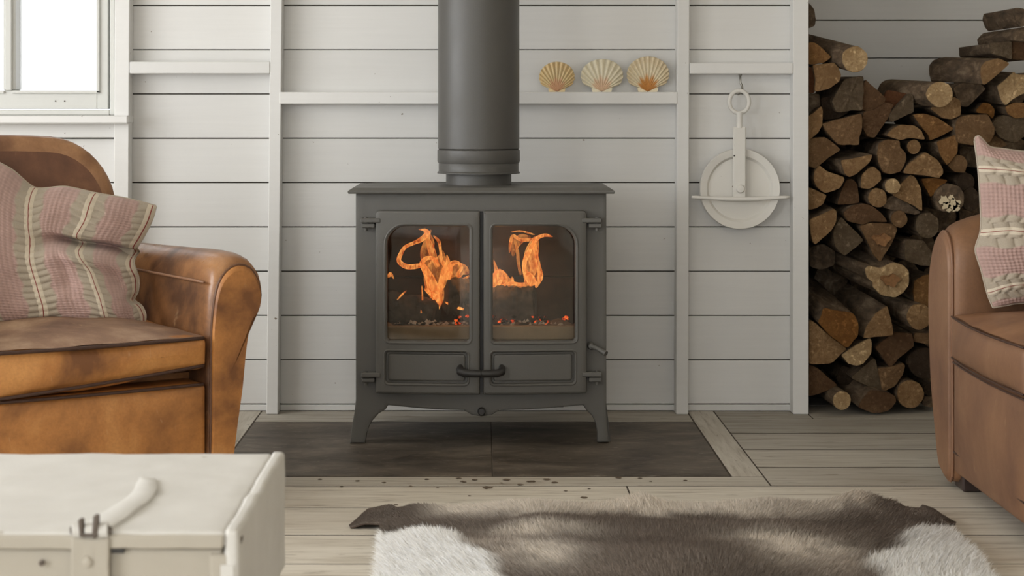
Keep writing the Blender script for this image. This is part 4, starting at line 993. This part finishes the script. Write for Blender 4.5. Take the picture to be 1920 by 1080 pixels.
for px, py, r_ in ((78, 1056, .0032), (388, 1006, .0022), (438, 1066, .003)):
    MB().lathe([(.0004, -.002), (r_, -.001), (r_, .003)], P(px, py, TY0), 'y', 10).obj('nail_head', RUST, tk, False, True)
m = MB().box(PX(414, TY0-.001), PX(440, TY0-.001), TY0-.004, TY0+.004, ZT-.12, PZ(1058, TY0), .001); m.obj('corner_bracket', TRUNKP, tk, False, True)
MB().rbox(TX1-.012, TX1+.004, TY0+.01, TY0+.035, ZT-.020, ZT-.008, .004, n=5).obj('batten_nail', RUST, tk, 40, True)
# ------------------------------------------------------------------ log stack
T = {1: (1510, 0, 5.4), 2: (1700, 0, 5.4), 3: (1510, 180, 5.4), 4: (1660, 180, 5.4), 5: (1510, 360, 5.4), 6: (1640, 360, 5.4), 7: (1510, 540, 4.408), 0: (0, 0, 1)}
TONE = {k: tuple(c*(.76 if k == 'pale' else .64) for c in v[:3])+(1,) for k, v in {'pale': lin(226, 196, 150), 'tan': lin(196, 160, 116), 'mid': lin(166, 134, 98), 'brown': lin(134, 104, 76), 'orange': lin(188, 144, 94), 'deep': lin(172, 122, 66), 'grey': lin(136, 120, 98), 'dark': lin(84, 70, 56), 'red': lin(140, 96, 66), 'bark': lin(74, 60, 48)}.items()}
def el(cx, cy, rx, ry=None, n=14, j=.05):
    ry = ry or rx; return [(cx+rx*math.cos(2*PI*k/n)*(1+random.uniform(-j, j)), cy+ry*math.sin(2*PI*k/n)*(1+random.uniform(-j, j))) for k in range(n)]
def log(tile, pts, tone, Y, label, off=(0, 0), L=.34, smooth=True, bumpy=.0, split=False):
    ox, oy, sc = T[tile]; q = [(ox+x/sc, oy+y/sc) for x, y in pts]
    w3 = [P(x, y, Y) for x, y in q]; w2 = [(p.x, p.z) for p in w3]
    area_ = sum(a[0]*b[1]-b[0]*a[1] for a, b in zip(w2, w2[1:]+w2[:1]))
    if area_ < 0: w2 = w2[::-1]
    n = 56
    A = closed_spl(w2, n, .34 if len(pts) == 14 else .17) if smooth else np.array(densify(w2, sum(math.dist(a, b) for a, b in zip(w2, w2[1:]+w2[:1]))/50)); n = len(A)
    c = A.mean(0); sd = random.uniform(0, 99)
    A = np.array([c+(p-c)*(1+.045*mnoise.noise(Vector((p[0]*30, p[1]*30, sd)))+.022*mnoise.noise(Vector((p[0]*110, p[1]*110, sd)))) for p in A])
    dx, dz = off[0]*(Y+L)/F, -off[1]*(Y+L)/F
    o = None; m = MB(); secs = []
    for t in (0, .015, .12, .35, .65, 1.0):
        s_ = []
        for i, (x, z) in enumerate(A):
            k = .985+(.025*mnoise.noise(Vector((math.cos(i/n*2*PI)*3+sd, math.sin(i/n*2*PI)*3, t*5))) if t > .05 else 0)
            if t == 0: k = .985
            s_.append(((x-c[0])*k+dx*t, t*L, (z-c[1])*k+dz*t))
        secs.append(s_)
    m.sweep(secs[::-1]); m.f = [f[::-1] for f in m.f]
    o = m.obj('split_log' if tone not in ('x',) else 'log', BARK if not split else CUT, None, 50)
    o.location = (c[0], Y, c[1]); o.color = TONE[tone] if split else (1, 1, 1, 1); tag(o, label, 'log')
    # cut end: rings of vertices with saw roughness
    V = [(0, -.004, 0)]; Fc = []; rings = [.3, .6, .85, .97, 1.0]
    for r_ in rings:
        for i, (x, z) in enumerate(A):
            y = -.004+0.0016*mnoise.noise(Vector((x*60, z*60, sd)))+bumpy*mnoise.noise(Vector((x*38, z*38, sd+5))) if r_ < .99 else .0015
            V.append(((x-c[0])*r_, y, (z-c[1])*r_))
    Fc += [(0, 1+i, 1+(i+1) % n) for i in range(n)]
    for k in range(len(rings)-1):
        for i in range(n): a = 1+k*n+i; b = 1+k*n+(i+1) % n; Fc.append((a, a+n, b+n, b))
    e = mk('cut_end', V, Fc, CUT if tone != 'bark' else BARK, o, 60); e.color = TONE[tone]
    return o
Y0 = 5.285
LG = [
 (1, [(-5, 20), (45, 40), (90, 100), (105, 200), (95, 260), (40, 285), (-5, 280)], 'bark', Y0+.1, 'bark covered log end poking out beside the white post above the others', (-20, 0)),
 (1, el(500, 605, 132, 134), 'pale', Y0-.06, 'round pale log with radial cracks topping the stack next to the white post', (-54, -30), .30),
 (1, [(30, 430), (95, 430), (170, 490), (255, 570), (250, 590), (180, 640), (30, 650)], 'orange', Y0, 'orange wedge of wood against the white post beside the topmost round log'),
 (1, [(75, 655), (180, 650), (290, 635), (340, 690), (362, 760), (340, 830), (230, 905), (95, 925), (102, 800)], 'tan', Y0-.02, 'blunt tan log with a rounded end, directly under the orange wedge at the post'),
 (1, [(30, 680), (75, 700), (102, 800), (95, 930), (30, 935)], 'red', Y0, 'strip of reddish bark wood squeezed between the post and the blunt tan log'),
 (1, [(300, 1130), (270, 1020), (330, 900), (400, 800), (590, 775), (575, 1110), (440, 1125), (330, 1140)], 'grey', Y0+.01, 'frayed grey split log under the round cracked log'),
 (1, [(575, 1110), (570, 900), (610, 810), (690, 880), (770, 950), (820, 1000), (790, 1050), (690, 1110), (620, 1130)], 'brown', Y0+.02, 'brown wedge right of the frayed grey split log, its peak against the niche wall'),
 (1, [(740, 1090), (800, 960), (830, 912), (960, 935), (1060, 955), (1000, 1020), (900, 1085), (800, 1130)], 'red', Y0+.04, 'reddish split piece showing long grain below the notch in the stack'),
 (3, [(850, 200), (870, 160), (980, 50), (1050, -25), (1090, 0), (1098, 160), (1030, 190), (880, 265), (855, 250)], 'grey', Y0, 'pale grey wedge leaning left under the bark log with the round yellow end'),
 (3, [(570, 230), (590, 160), (700, 130), (820, 62), (890, 85), (850, 190), (780, 310), (700, 425), (625, 412), (585, 330)], 'brown', Y0+.01, 'large brown wedge pointing down right of the broad grey brown block'),
 (3, [(172, 280), (340, 232), (560, 180), (582, 230), (570, 360), (545, 420), (540, 500), (340, 490), (235, 392)], 'mid', Y0-.01, 'broad grey brown block with a knot, in the upper left of the stack'),
 (3, [(30, 210), (80, 170), (160, 105), (177, 150), (172, 290), (130, 370), (40, 445), (30, 442)], 'tan', Y0-.01, 'pale wedge pressed against the post left of the broad grey brown block'),
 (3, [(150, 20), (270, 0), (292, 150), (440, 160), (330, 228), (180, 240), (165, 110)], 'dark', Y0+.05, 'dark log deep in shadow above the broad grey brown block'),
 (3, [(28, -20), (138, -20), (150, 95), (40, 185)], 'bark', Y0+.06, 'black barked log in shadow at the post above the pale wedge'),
 (3, [(28, 440), (190, 415), (280, 470), (357, 545), (230, 630), (140, 702), (100, 735), (28, 700)], 'mid', Y0, 'rounded medium brown wedge at the post below the pale wedge'),
 (3, [(362, 650), (480, 632), (672, 592), (650, 670), (515, 790), (440, 822), (392, 782), (367, 700)], 'tan', Y0-.03, 'half round log with dark bark on top, third of the way down on the left', (-34, -15)),
 (3, [(90, 760), (142, 702), (220, 760), (385, 815), (397, 850), (350, 930), (200, 985), (120, 930), (80, 850)], 'tan', Y0-.015, 'smooth tan half log facing up left below the dark barked half round'),
 (3, [(560, 930), (570, 800), (640, 730), (690, 715), (760, 770), (767, 850), (700, 912), (640, 940)], 'tan', Y0-.015, 'roundish log with a straight vertical crack from its top edge'),
 (3, [(725, 560), (740, 480), (850, 440), (950, 450), (958, 512), (1015, 580), (1022, 660), (960, 770), (870, 797), (790, 770), (740, 680)], 'mid', Y0-.02, 'biggest round brown log with a short crack in the middle of the stack'),
 (3, el(1095, 515, 70, 74), 'tan', Y0-.01, 'small round log under the right end of the dome shaped half log'),
 (4, [(15, 400), (70, 330), (150, 290), (290, 300), (370, 350), (397, 440), (230, 425), (150, 450)], 'tan', Y0-.02, 'dome shaped half log lying flat side down with bark curling over it'),
 (4, [(280, 190), (400, 180), (530, 220), (692, 330), (620, 380), (450, 455), (432, 400), (372, 330)], 'orange', Y0, 'orange brown wedge pointing right above the small round log'),
 (2, el(335, 955, 133, 132), 'pale', Y0-.08, 'dark barked log with a clean round yellow end, topping the middle of the stack', (-46, -8), .30),
 (4, [(460, 130), (490, 100), (600, 90), (690, 10), (757, 50), (762, 190), (680, 237), (580, 225)], 'tan', Y0-.01, 'many sided tan log tucked under the round yellow ended log'),
 (4, [(700, 320), (740, 220), (870, 190), (1030, 188), (1062, 230), (1107, 320), (1112, 390), (1060, 470), (900, 500), (730, 470)], 'mid', Y0-.02, 'large weathered round log with streaky grain behind the pink cushion corner', (-20, 0)),
 (4, [(918, 140), (990, 66), (1050, 78), (1102, 130), (1102, 200), (1080, 232), (1030, 180), (930, 172)], 'deep', Y0+.02, 'small amber cut end peeking above the large weathered round log'),
 (4, [(520, 470), (570, 440), (700, 398), (732, 450), (725, 580), (622, 702), (560, 600)], 'orange', Y0-.01, 'tan orange wedge pointing down left of the large weathered log', (-22, 4)),
 (4, [(632, 700), (720, 595), (790, 610), (832, 680), (800, 772), (700, 770)], 'mid', Y0, 'squarish round brown log below the tan orange wedge'),
 (4, [(190, 780), (230, 690), (400, 570), (520, 640), (592, 740), (585, 790), (545, 832), (400, 805)], 'tan', Y0-.03, 'wide tan half log with flat base in the middle of the stack'),
 (4, [(362, 840), (500, 828), (627, 853), (560, 930), (460, 1022), (420, 960)], 'deep', Y0+.01, 'amber triangle wedge directly beneath the wide tan half log'),
 (4, el(810, 870, 92), 'dark', Y0+.01, 'dark round log above the lichen spotted one beside the cushion'),
 (0, el(1780, 372, 28), 'bark', Y0-.01, 'round blackened log end with patches of white lichen'),
 (0, el(1819, 374, 17, 23), 'dark', Y0, 'dark oval log end between the lichen spotted log and the cushion'),
 (3, el(730, 1030, 97, 98), 'tan', Y0-.01, 'round light tan log left of the tall triangle wedge'),
 (3, el(882, 910, 76, 80), 'pale', Y0-.03, 'small bright round log wedged above the tall triangle'),
 (0, [(1674, 366), (1689, 343), (1706, 328), (1716, 331), (1727, 356), (1729, 396), (1714, 387)], 'tan', Y0-.01, 'tall tan triangle wedge in the middle right of the stack'),
 (0, [(1655, 389), (1668, 369), (1680, 367), (1712, 388), (1727, 398), (1715, 403)], 'bark', Y0+.01, 'reddish bark strip under the tall triangle wedge'),
 (5, el(950, 275, 83, 88), 'mid', Y0-.02, 'small round brown log right of the dark dome shaped log', (-4, -10)),
 (5, [(385, 210), (470, 140), (600, 115), (690, 150), (770, 210), (827, 302), (660, 302), (580, 332), (430, 295)], 'brown', Y0-.01, 'dark dome shaped half log above the inverted triangle', ),
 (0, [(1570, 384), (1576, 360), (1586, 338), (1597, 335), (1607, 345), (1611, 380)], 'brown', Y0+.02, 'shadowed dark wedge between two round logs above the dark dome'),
 (3, [(28, 932), (100, 952), (212, 1002), (175, 1095), (110, 1135), (28, 1150)], 'tan', Y0, 'rough tan wedge at the post halfway up the stack'),
 (5, [(38, 300), (60, 270), (180, 218), (290, 168), (317, 200), (312, 300), (270, 380), (95, 537), (50, 430)], 'tan', Y0-.02, 'leaf shaped tan half log pointing down next to the white post', (-6, -14)),
 (5, [(275, 420), (300, 340), (362, 258), (480, 370), (592, 490), (400, 642), (300, 560)], 'grey', Y0, 'grey weathered diamond shaped block with white specks'),
 (5, [(548, 350), (660, 308), (880, 318), (934, 380), (870, 530), (800, 640), (760, 712), (690, 640), (600, 450)], 'mid', Y0-.01, 'large inverted triangle wedge above the keyhole shaped log'),
 (6, el(530, 340, 122, 135), 'grey', Y0, 'round grey log with a soft dark heart by the armchair top'),
 (6, [(300, 505), (340, 480), (490, 488), (535, 545), (590, 640), (590, 756), (460, 742), (310, 692)], 'grey', Y0-.01, 'square grained grey log touching the armchair arm', (-26, -6)),
 (5, [(603, 780), (640, 748), (760, 767), (880, 715), (990, 733), (1042, 800), (1047, 930), (990, 1022), (900, 1067), (760, 1042), (680, 962), (682, 915), (622, 862)], 'pale', Y0-.06, 'bright keyhole shaped log end with a rotten brown heart', (-46, -22), .34),
 (6, [(398, 900), (480, 850), (570, 830), (660, 900), (680, 1050), (560, 1160), (400, 1110), (388, 1000)], 'orange', Y0, 'orange tinted knotty log half behind the armchair arm'),
 (7, [(112, 285), (150, 165), (260, 182), (402, 210), (443, 300), (432, 400), (342, 492), (200, 392)], 'deep', Y0-.05, 'large deep amber sawn block at the left near the floor', (-26, -40), .36),
 (7, [(30, 270), (110, 312), (220, 410), (345, 502), (300, 542), (210, 622), (100, 632), (30, 622)], 'tan', Y0-.02, 'pale grained wedge under the deep amber block beside the post'),
 (7, [(298, 556), (400, 480), (530, 413), (547, 450), (542, 540), (480, 622), (420, 642), (350, 622)], 'pale', Y0-.03, 'pale half log split by one dark curved crack'),
 (7, [(480, 415), (500, 330), (580, 210), (672, 150), (692, 200), (727, 340), (722, 392), (570, 407)], 'tan', Y0-.04, 'quarter log with diagonal saw marks and grey bark above', (-30, -22)),
 (7, el(941, 236, 100, 112), 'tan', Y0-.05, 'round smooth barked log close to the armchair arm', (-34, -10)),
 (7, [(573, 490), (640, 430), (740, 360), (880, 378), (897, 480), (770, 582), (700, 657), (620, 552)], 'brown', Y0-.01, 'chunky brown arrow shaped log pointing down'),
 (7, [(600, 665), (700, 650), (800, 620), (824, 640), (802, 720), (732, 812), (640, 857), (612, 750)], 'mid', Y0-.015, 'small tan quarter log beneath the brown arrow shaped log'),
 (7, [(378, 742), (470, 655), (562, 578), (582, 600), (610, 740), (632, 852), (540, 822)], 'grey', Y0-.005, 'pale grey triangular piece low in the stack'),
 (7, [(440, 985), (462, 920), (540, 842), (640, 855), (742, 890), (752, 940), (690, 1012), (560, 1034)], 'brown', Y0-.05, 'brown half log resting on the floor with bark facing the room', (-36, -22)),
 (7, el(303, 930, 72, 78), 'pale', Y0-.07, 'small round light log lying on the floor near the post', (-16, -6)),
 (7, [(28, 638), (100, 660), (180, 730), (262, 800), (150, 862), (28, 890)], 'brown', Y0, 'dull brown wedge at the foot of the white post'),
 (7, el(866, 878, 110, 116), 'tan', Y0-.03, 'round tan log standing on the floor next to the armchair'),
 (7, el(985, 622, 140, 128), 'dark', Y0+.01, 'big dark round log low down behind the armchair arm'),
 (7, [(1010, 372), (1120, 335), (1170, 400), (1120, 505), (1000, 462), (890, 440), (900, 370)], 'mid', Y0, 'rough brown log mostly hidden behind the armchair arm'),
 (7, el(1035, 840, 62, 56), 'dark', Y0+.02, 'small dark log stacked on another by the armchair foot'),
 (7, el(1030, 942, 66, 46), 'bark', Y0+.01, 'flat dark log on the floor by the armchair foot'),
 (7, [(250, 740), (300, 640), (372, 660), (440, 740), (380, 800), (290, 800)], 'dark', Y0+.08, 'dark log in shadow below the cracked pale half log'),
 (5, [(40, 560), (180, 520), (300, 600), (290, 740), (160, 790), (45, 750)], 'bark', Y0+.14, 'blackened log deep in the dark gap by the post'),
 (2, [(755, 680), (800, 620), (930, 588), (1042, 640), (960, 722), (800, 852), (770, 852), (753, 770)], 'tan', Y0-.07, 'thick barked half log with a slanted face at the upper right', (-46, -8), .30),
 (2, [(1080, 150), (1095, 80), (1190, 90), (1260, 150), (1250, 250), (1150, 272), (1110, 230)], 'bark', Y0, 'knobbly bark log at the very top of the right heap', (-4, 0)),
 (2, [(1070, 350), (1140, 280), (1260, 268), (1260, 422), (1090, 412)], 'bark', Y0, 'dark knotted log under the topmost bark log of the right heap', (-4, 0)),
 (2, [(835, 440), (950, 428), (1060, 420), (1062, 600), (960, 572), (850, 540)], 'grey', Y0+.03, 'squared grey grained split piece behind the thick barked half log', (0, 0)),
 (2, [(1062, 420), (1160, 425), (1260, 430), (1260, 600), (1180, 610), (1062, 600)], 'brown', Y0+.04, 'brown plank end at the right edge of the upper heap', (0, 0)),
 (2, [(918, 870), (1000, 800), (1080, 728), (1112, 750), (1260, 762), (1250, 920), (1140, 962), (1060, 1012), (1000, 1072), (950, 1000)], 'pale', Y0-.03, 'pale ragged broken log below the thick barked half log', (-14, -8)),
 (2, [(470, 900), (560, 840), (750, 850), (800, 900), (700, 1000), (620, 1080), (540, 1070)], 'bark', Y0+.03, 'fibrous dark bark log right of the round yellow ended log'),
 (0, [(1884, 200), (1900, 192), (1930, 195), (1934, 216), (1905, 222), (1889, 213)], 'orange', Y0-.02, 'thin curved tan log at the right edge under the ragged log'),
 (0, [(1858, 232), (1880, 216), (1915, 223), (1934, 245), (1902, 268), (1874, 258)], 'grey', Y0, 'grey chunky log just above the pink cushion'),
 (0, [(1846, 262), (1868, 254), (1888, 272), (1860, 280)], 'mid', Y0+.03, 'small brown log end peeking over the cushion edge'),
]
ROUGH = {'bright keyhole shaped log end with a rotten brown heart': .006, 'pale ragged broken log below the thick barked half log': .008, 'frayed grey split log under the round cracked log': .006}
for g in LG:
    tile, pts, tone, Y, label = g[:5]; off = g[5] if len(g) > 5 else (random.uniform(-3, 2), random.uniform(-3, 2)); L = g[6] if len(g) > 6 else random.uniform(.30, .36)
    o = log(tile, pts, tone, Y, label, off, L, len(pts) > 8 or True, ROUGH.get(label, .0015))
    o['group'] = 'firewood logs in the niche'
    if 'lichen' in label and 'round blackened' in label:
        m = MB(); 
        for (dx, dz, r) in ((-.018, -.004, .013), (-.012, -.020, .011), (.010, -.016, .015), (.016, -.028, .010), (.004, .004, .008), (-.004, -.032, .007), (.022, -.012, .008)):
            ringp = [(dx+r*math.cos(a)*(1+.35*math.sin(a*3+dx*900)), -.009, dz+r*math.sin(a)*(1+.3*math.cos(a*4+dz*800))) for a in np.linspace(0, 2*PI, 15)[:-1]]
            m.sweep([[(x, -.002, z) for x, y, z in ringp], ringp])
        m.obj('lichen_patch', simple('pale_lichen', lin(206, 190, 158), .95, .2, 90, .8), o)
    if 'keyhole' in label:
        ringp = [(.006+.026*math.cos(a)*(1+.25*math.sin(3*a)), 0, -.004+.018*math.sin(a)*(1+.2*math.cos(5*a))) for a in np.linspace(0, 2*PI, 25)[:-1]]
        m = MB().sweep([[(x, -.003, z) for x, y, z in ringp], [(x*.96, -.0145, z*.96) for x, y, z in ringp], [(x*.5, -.011, z*.5) for x, y, z in ringp]]); m.obj('rotten_heart', simple('rotten_heartwood', lin(128, 92, 58), .95, .5, 120, .9), o)
# deeper courses of the stack, glimpsed only as dark shapes in the gaps
m = MB()
for iz in range(0, 11):
    for ix in range(0, 12):
        x = XD1+.09+ix*.112+(.056 if iz % 2 else 0); z = .062+iz*.098
        top = .99-.13*sstep(1.08, 1.2, x)+.14*sstep(1.42, 1.6, x)
        if z+.055 > top or x > XR-.08: continue
        r = random.uniform(.046, .058); secs = []
        for yy in (5.66, 5.67, 6.16, 6.18):
            secs.append([(x+r*math.cos(2*PI*k/12)*(1+.08*math.sin(k*2.1+ix)), yy, z+r*math.sin(2*PI*k/12)*(1+.08*math.cos(k*1.7+iz))) for k in range(12)])
        m.sweep(secs)
bs = m.obj('firewood_back_courses', BARK, None, 40); bs['kind'] = 'stuff'; tag(bs, 'shadowed inner courses of firewood glimpsed in gaps of the log stack', 'logs')

# ------------------------------------------------------------------ reindeer hide
def fl_(px, py): Y = H*F/(py-VY); return (PX(px, Y), Y)
xs_k = np.array([-.278, -.26, -.235, -.205, -.18, -.14, -.08, .0, .08, .2, .35, .5, .62, .74, .84, .875, .905, .93, .955, .98, 1.0])
yb_k = np.array([3.815, 3.87, 3.925, 3.965, 3.97, 3.965, 3.94, 3.95, 3.97, 3.98, 4.0, 3.965, 3.98, 3.975, 3.985, 3.97, 3.95, 3.945, 3.915, 3.875, 3.838])
yf_k = np.array([3.805, 3.80, 3.80, 3.79, 3.0, 2.97, 2.94, 2.92, 2.9, 2.9, 2.9, 2.9, 2.92, 2.94, 2.97, 2.99, 3.02, 3.12, 3.82, 3.828, 3.836])
wl = np.array([1]*21)
BUMPS = [(.055, 3.93, .028, .10, .07), (.345, 3.955, .045, .055, .06), (.62, 3.95, .028, .09, .07), (.80, 3.93, .062, .06, .08), (-.10, 3.93, .014, .07, .03), (-.19, 3.90, .014, .06, .04), (.90, 3.90, .022, .05, .04),
         (-.11, 3.58, .016, .07, .07), (.88, 3.56, .012, .06, .12), (.2, 3.72, .014, .2, .05), (.55, 3.70, .018, .15, .05), (.0, 3.5, .02, .2, .1), (.4, 3.45, .02, .2, .1)]
def hide_h(x, y):
    h = .010+.006*vn(x*7, y*7, 4)+.004*vn(x*17, y*17, 6)
    for bx, by, hh, rx, ry in BUMPS: h = h+hh*np.exp(-((x-bx)/rx)**2-((y-by)/ry)**2)
    return h
D1, D2, PALE, WHITE, GREY = [np.array(c[:3]) for c in (lin(78, 66, 58), lin(112, 99, 90), lin(228, 218, 205), lin(252, 250, 246), lin(178, 166, 155))]
def gau(x, y, px, py, rx, ry):
    cx, cy = fl_(px, py); return np.exp(-((x-cx)/(rx*cy/F))**2-((y-cy)/(ry*cy*cy/(F*H)))**2)
def hide_c(x, y, t):
    k = .5+.5*vn(x*9, y*14, 2); c = D1*(1-k[:, None])+D2*k[:, None]
    def lay(c, m_, col): m_ = np.clip(m_, 0, 1)[:, None]; return c*(1-m_)+col*m_
    n2 = .8+.4*vn(x*22, y*40, 9)+.25*vn(x*70, y*90, 19)
    for g in ((950, 1050, 90, 30, 1.0, GREY), (1030, 1062, 70, 22, .9, PALE), (1010, 1018, 90, 8, 1.0, PALE), (1510, 1058, 90, 26, 1.2, PALE), (1450, 1032, 90, 9, .9, PALE), (1560, 1075, 60, 18, .7, GREY),
              (1450, 985, 60, 16, .6, GREY), (1100, 975, 130, 10, .5, GREY)):
        c = lay(c, gau(x, y, *g[:4])*g[4]*n2*1.1, g[5])
    c = lay(c, sstep(3.79, 3.90, y+.05*vn(x*11, x*3, 5)+.02*vn(x*40, y*30, 6))*sstep(-.16, -.05, x)*sstep(.86, .8, x)*(1.0+.35*vn(x*6, x, 8)), PALE)
    wl_ = sstep(.02, -.03, (x+.085)-.13*np.clip((3.66-y)/.3, -1, 1)+.025*vn(x*14, y*14, 12))*sstep(3.70, 3.645, y+.5*np.clip(x+.13, 0, 1)+.02*vn(x*30, y*20, 3))
    wr_ = sstep(.80, .85, x-.10*np.clip((y-3.60)/.2, -1, 1)*1.0+.02*vn(x*14, y*14, 13))*sstep(3.75, 3.69, y)
    c = lay(c, wl_, WHITE); c = lay(c, wr_, WHITE)
    return c, np.maximum(wl_, wr_)
NSX, NTY = 200, 110
sx = np.linspace(xs_k[0], xs_k[-1], NSX); yb = np.interp(sx, xs_k, yb_k)+.010*vn(sx*16, sx*0, 3)*sstep(-.2, -.15, sx)*sstep(.95, .9, sx); yf = np.interp(sx, xs_k, yf_k)
tt = np.linspace(0, 1, NTY); X = np.repeat(sx[:, None], NTY, 1); Yy = yf[:, None]+(yb-yf)[:, None]*tt[None]
Zz = hide_h(X, Yy); ed = np.minimum(1, np.minimum(tt, 1-tt)*9)[None]*np.ones((NSX, 1)); narrow = ((yb-yf) < .3)[:, None]
Zz = np.where(narrow, Zz, Zz*(.25+.75*ed))*np.clip(np.minimum(X-xs_k[0], xs_k[-1]-X)/.03, .12, 1)+.002
C, _w = hide_c(X.ravel(), Yy.ravel(), None)
rg = thing('reindeer_hide', 'brown and white reindeer hide spread on the floorboards in front of the hearth', 'rug', (.36, 3.45, 0))
V = np.stack([X.ravel(), Yy.ravel(), Zz.ravel()], 1)
Fq = [(i*NTY+j, (i+1)*NTY+j, (i+1)*NTY+j+1, i*NTY+j+1) for i in range(NSX-1) for j in range(NTY-1)]
ho = mk('skin', V, Fq, HIDEM, rg, True, True, np.c_[C*.95, np.ones(len(C))]); md = ho.modifiers.new('t', 'SOLIDIFY'); md.thickness = .003; md.offset = -1
NH = 150000
u = rng.random(NH)*(NSX-1.001); v = 1-(rng.random(NH)**1.5)*.985; v = v*(NTY-1.001)
iu = u.astype(int); iv = np.clip(v.astype(int), 0, NTY-2); fu = (u-iu)[:, None]; fv = (v-iv)[:, None]
G3 = V.reshape(NSX, NTY, 3)
root = (G3[iu, iv]*(1-fu)+G3[iu+1, iv]*fu)*(1-fv)+(G3[iu, iv+1]*(1-fu)+G3[iu+1, iv+1]*fu)*fv
col, wm = hide_c(root[:, 0], root[:, 1], None)
tb = np.interp(root[:, 0], sx, yb)-root[:, 1]                 # distance to the back edge
back = sstep(.06, .0, tb)
flap = np.clip(sstep(-.13, -.19, root[:, 0])*sstep(3.77, 3.80, root[:, 1])+sstep(.87, .91, root[:, 0])*sstep(3.80, 3.84, root[:, 1]), 0, 1)
swirl = vn(root[:, 0]*5, root[:, 1]*5, 21)
dx_ = .35*np.sign(root[:, 0]-.36)*np.minimum(1, np.abs(root[:, 0]-.36)*3)+.5*swirl; dy_ = .42+.2*back+.35*vn(root[:, 0]*6, root[:, 1]*6, 31)
ln_ = (.014+.008*rng.random(NH))*(1+.55*wm)*(1-.75*flap); up_ = .55+.25*rng.random(NH)
d = np.stack([dx_, dy_, up_], 1)+rng.normal(0, .16, (NH, 3)); d /= np.linalg.norm(d, axis=1, keepdims=True)
d2 = d.copy(); d2[:, 2] -= .45; d2 /= np.linalg.norm(d2, axis=1, keepdims=True)
p1 = root+d*(ln_*.55)[:, None]; p2 = p1+d2*(ln_*.5)[:, None]; p2[:, 2] = np.maximum(p2[:, 2], .003)
side = np.stack([np.cos(rng.random(NH)*1.2-.6), np.sin(rng.random(NH)*1.2-.6), np.zeros(NH)], 1)
wd = (.0006+.0004*rng.random(NH)+.0002*wm)[:, None]*side
HV = np.stack([root-wd, root+wd, p1-wd*.8, p1+wd*.8, p2], 1).reshape(-1, 3)-np.array(rg.location)
b = np.arange(NH)[:, None]*5
tri = np.concatenate([b+[0, 1, 3], b+[0, 3, 2], b+[2, 3, 4]], 1).reshape(-1, 3)
jit = (1+rng.normal(0, .13, NH))[:, None]; rootc = np.clip((col*.72+PALE*.28)*jit, 0, 1); tip = np.clip(col*jit*1.02, 0, 1)
rootc = np.where(wm[:, None] > .5, np.clip(col*jit*.97, 0, .93), rootc)
HC = np.stack([rootc, rootc, (rootc+tip)/2, (rootc+tip)/2, tip], 1).reshape(-1, 3)
me = bpy.data.meshes.new('fur'); me.vertices.add(len(HV)); me.vertices.foreach_set('co', HV.astype(np.float32).ravel())
me.loops.add(len(tri)*3); me.loops.foreach_set('vertex_index', tri.astype(np.int32).ravel()); me.polygons.add(len(tri)); me.polygons.foreach_set('loop_start', np.arange(0, len(tri)*3, 3, dtype=np.int32)); me.update(calc_edges=True)
at = me.color_attributes.new('Col', 'FLOAT_COLOR', 'POINT'); at.data.foreach_set('color', np.c_[HC, np.ones(len(HC))].astype(np.float32).ravel())
fo = link('fur', me, FURM, rg, True)
nrm = d*.3+np.array([0, -.35, .85])+rng.normal(0, .22, (NH, 3)); nrm /= np.linalg.norm(nrm, axis=1, keepdims=True)
me.normals_split_custom_set_from_vertices(np.repeat(nrm, 5, 0).tolist()); fo['kind'] = 'stuff'
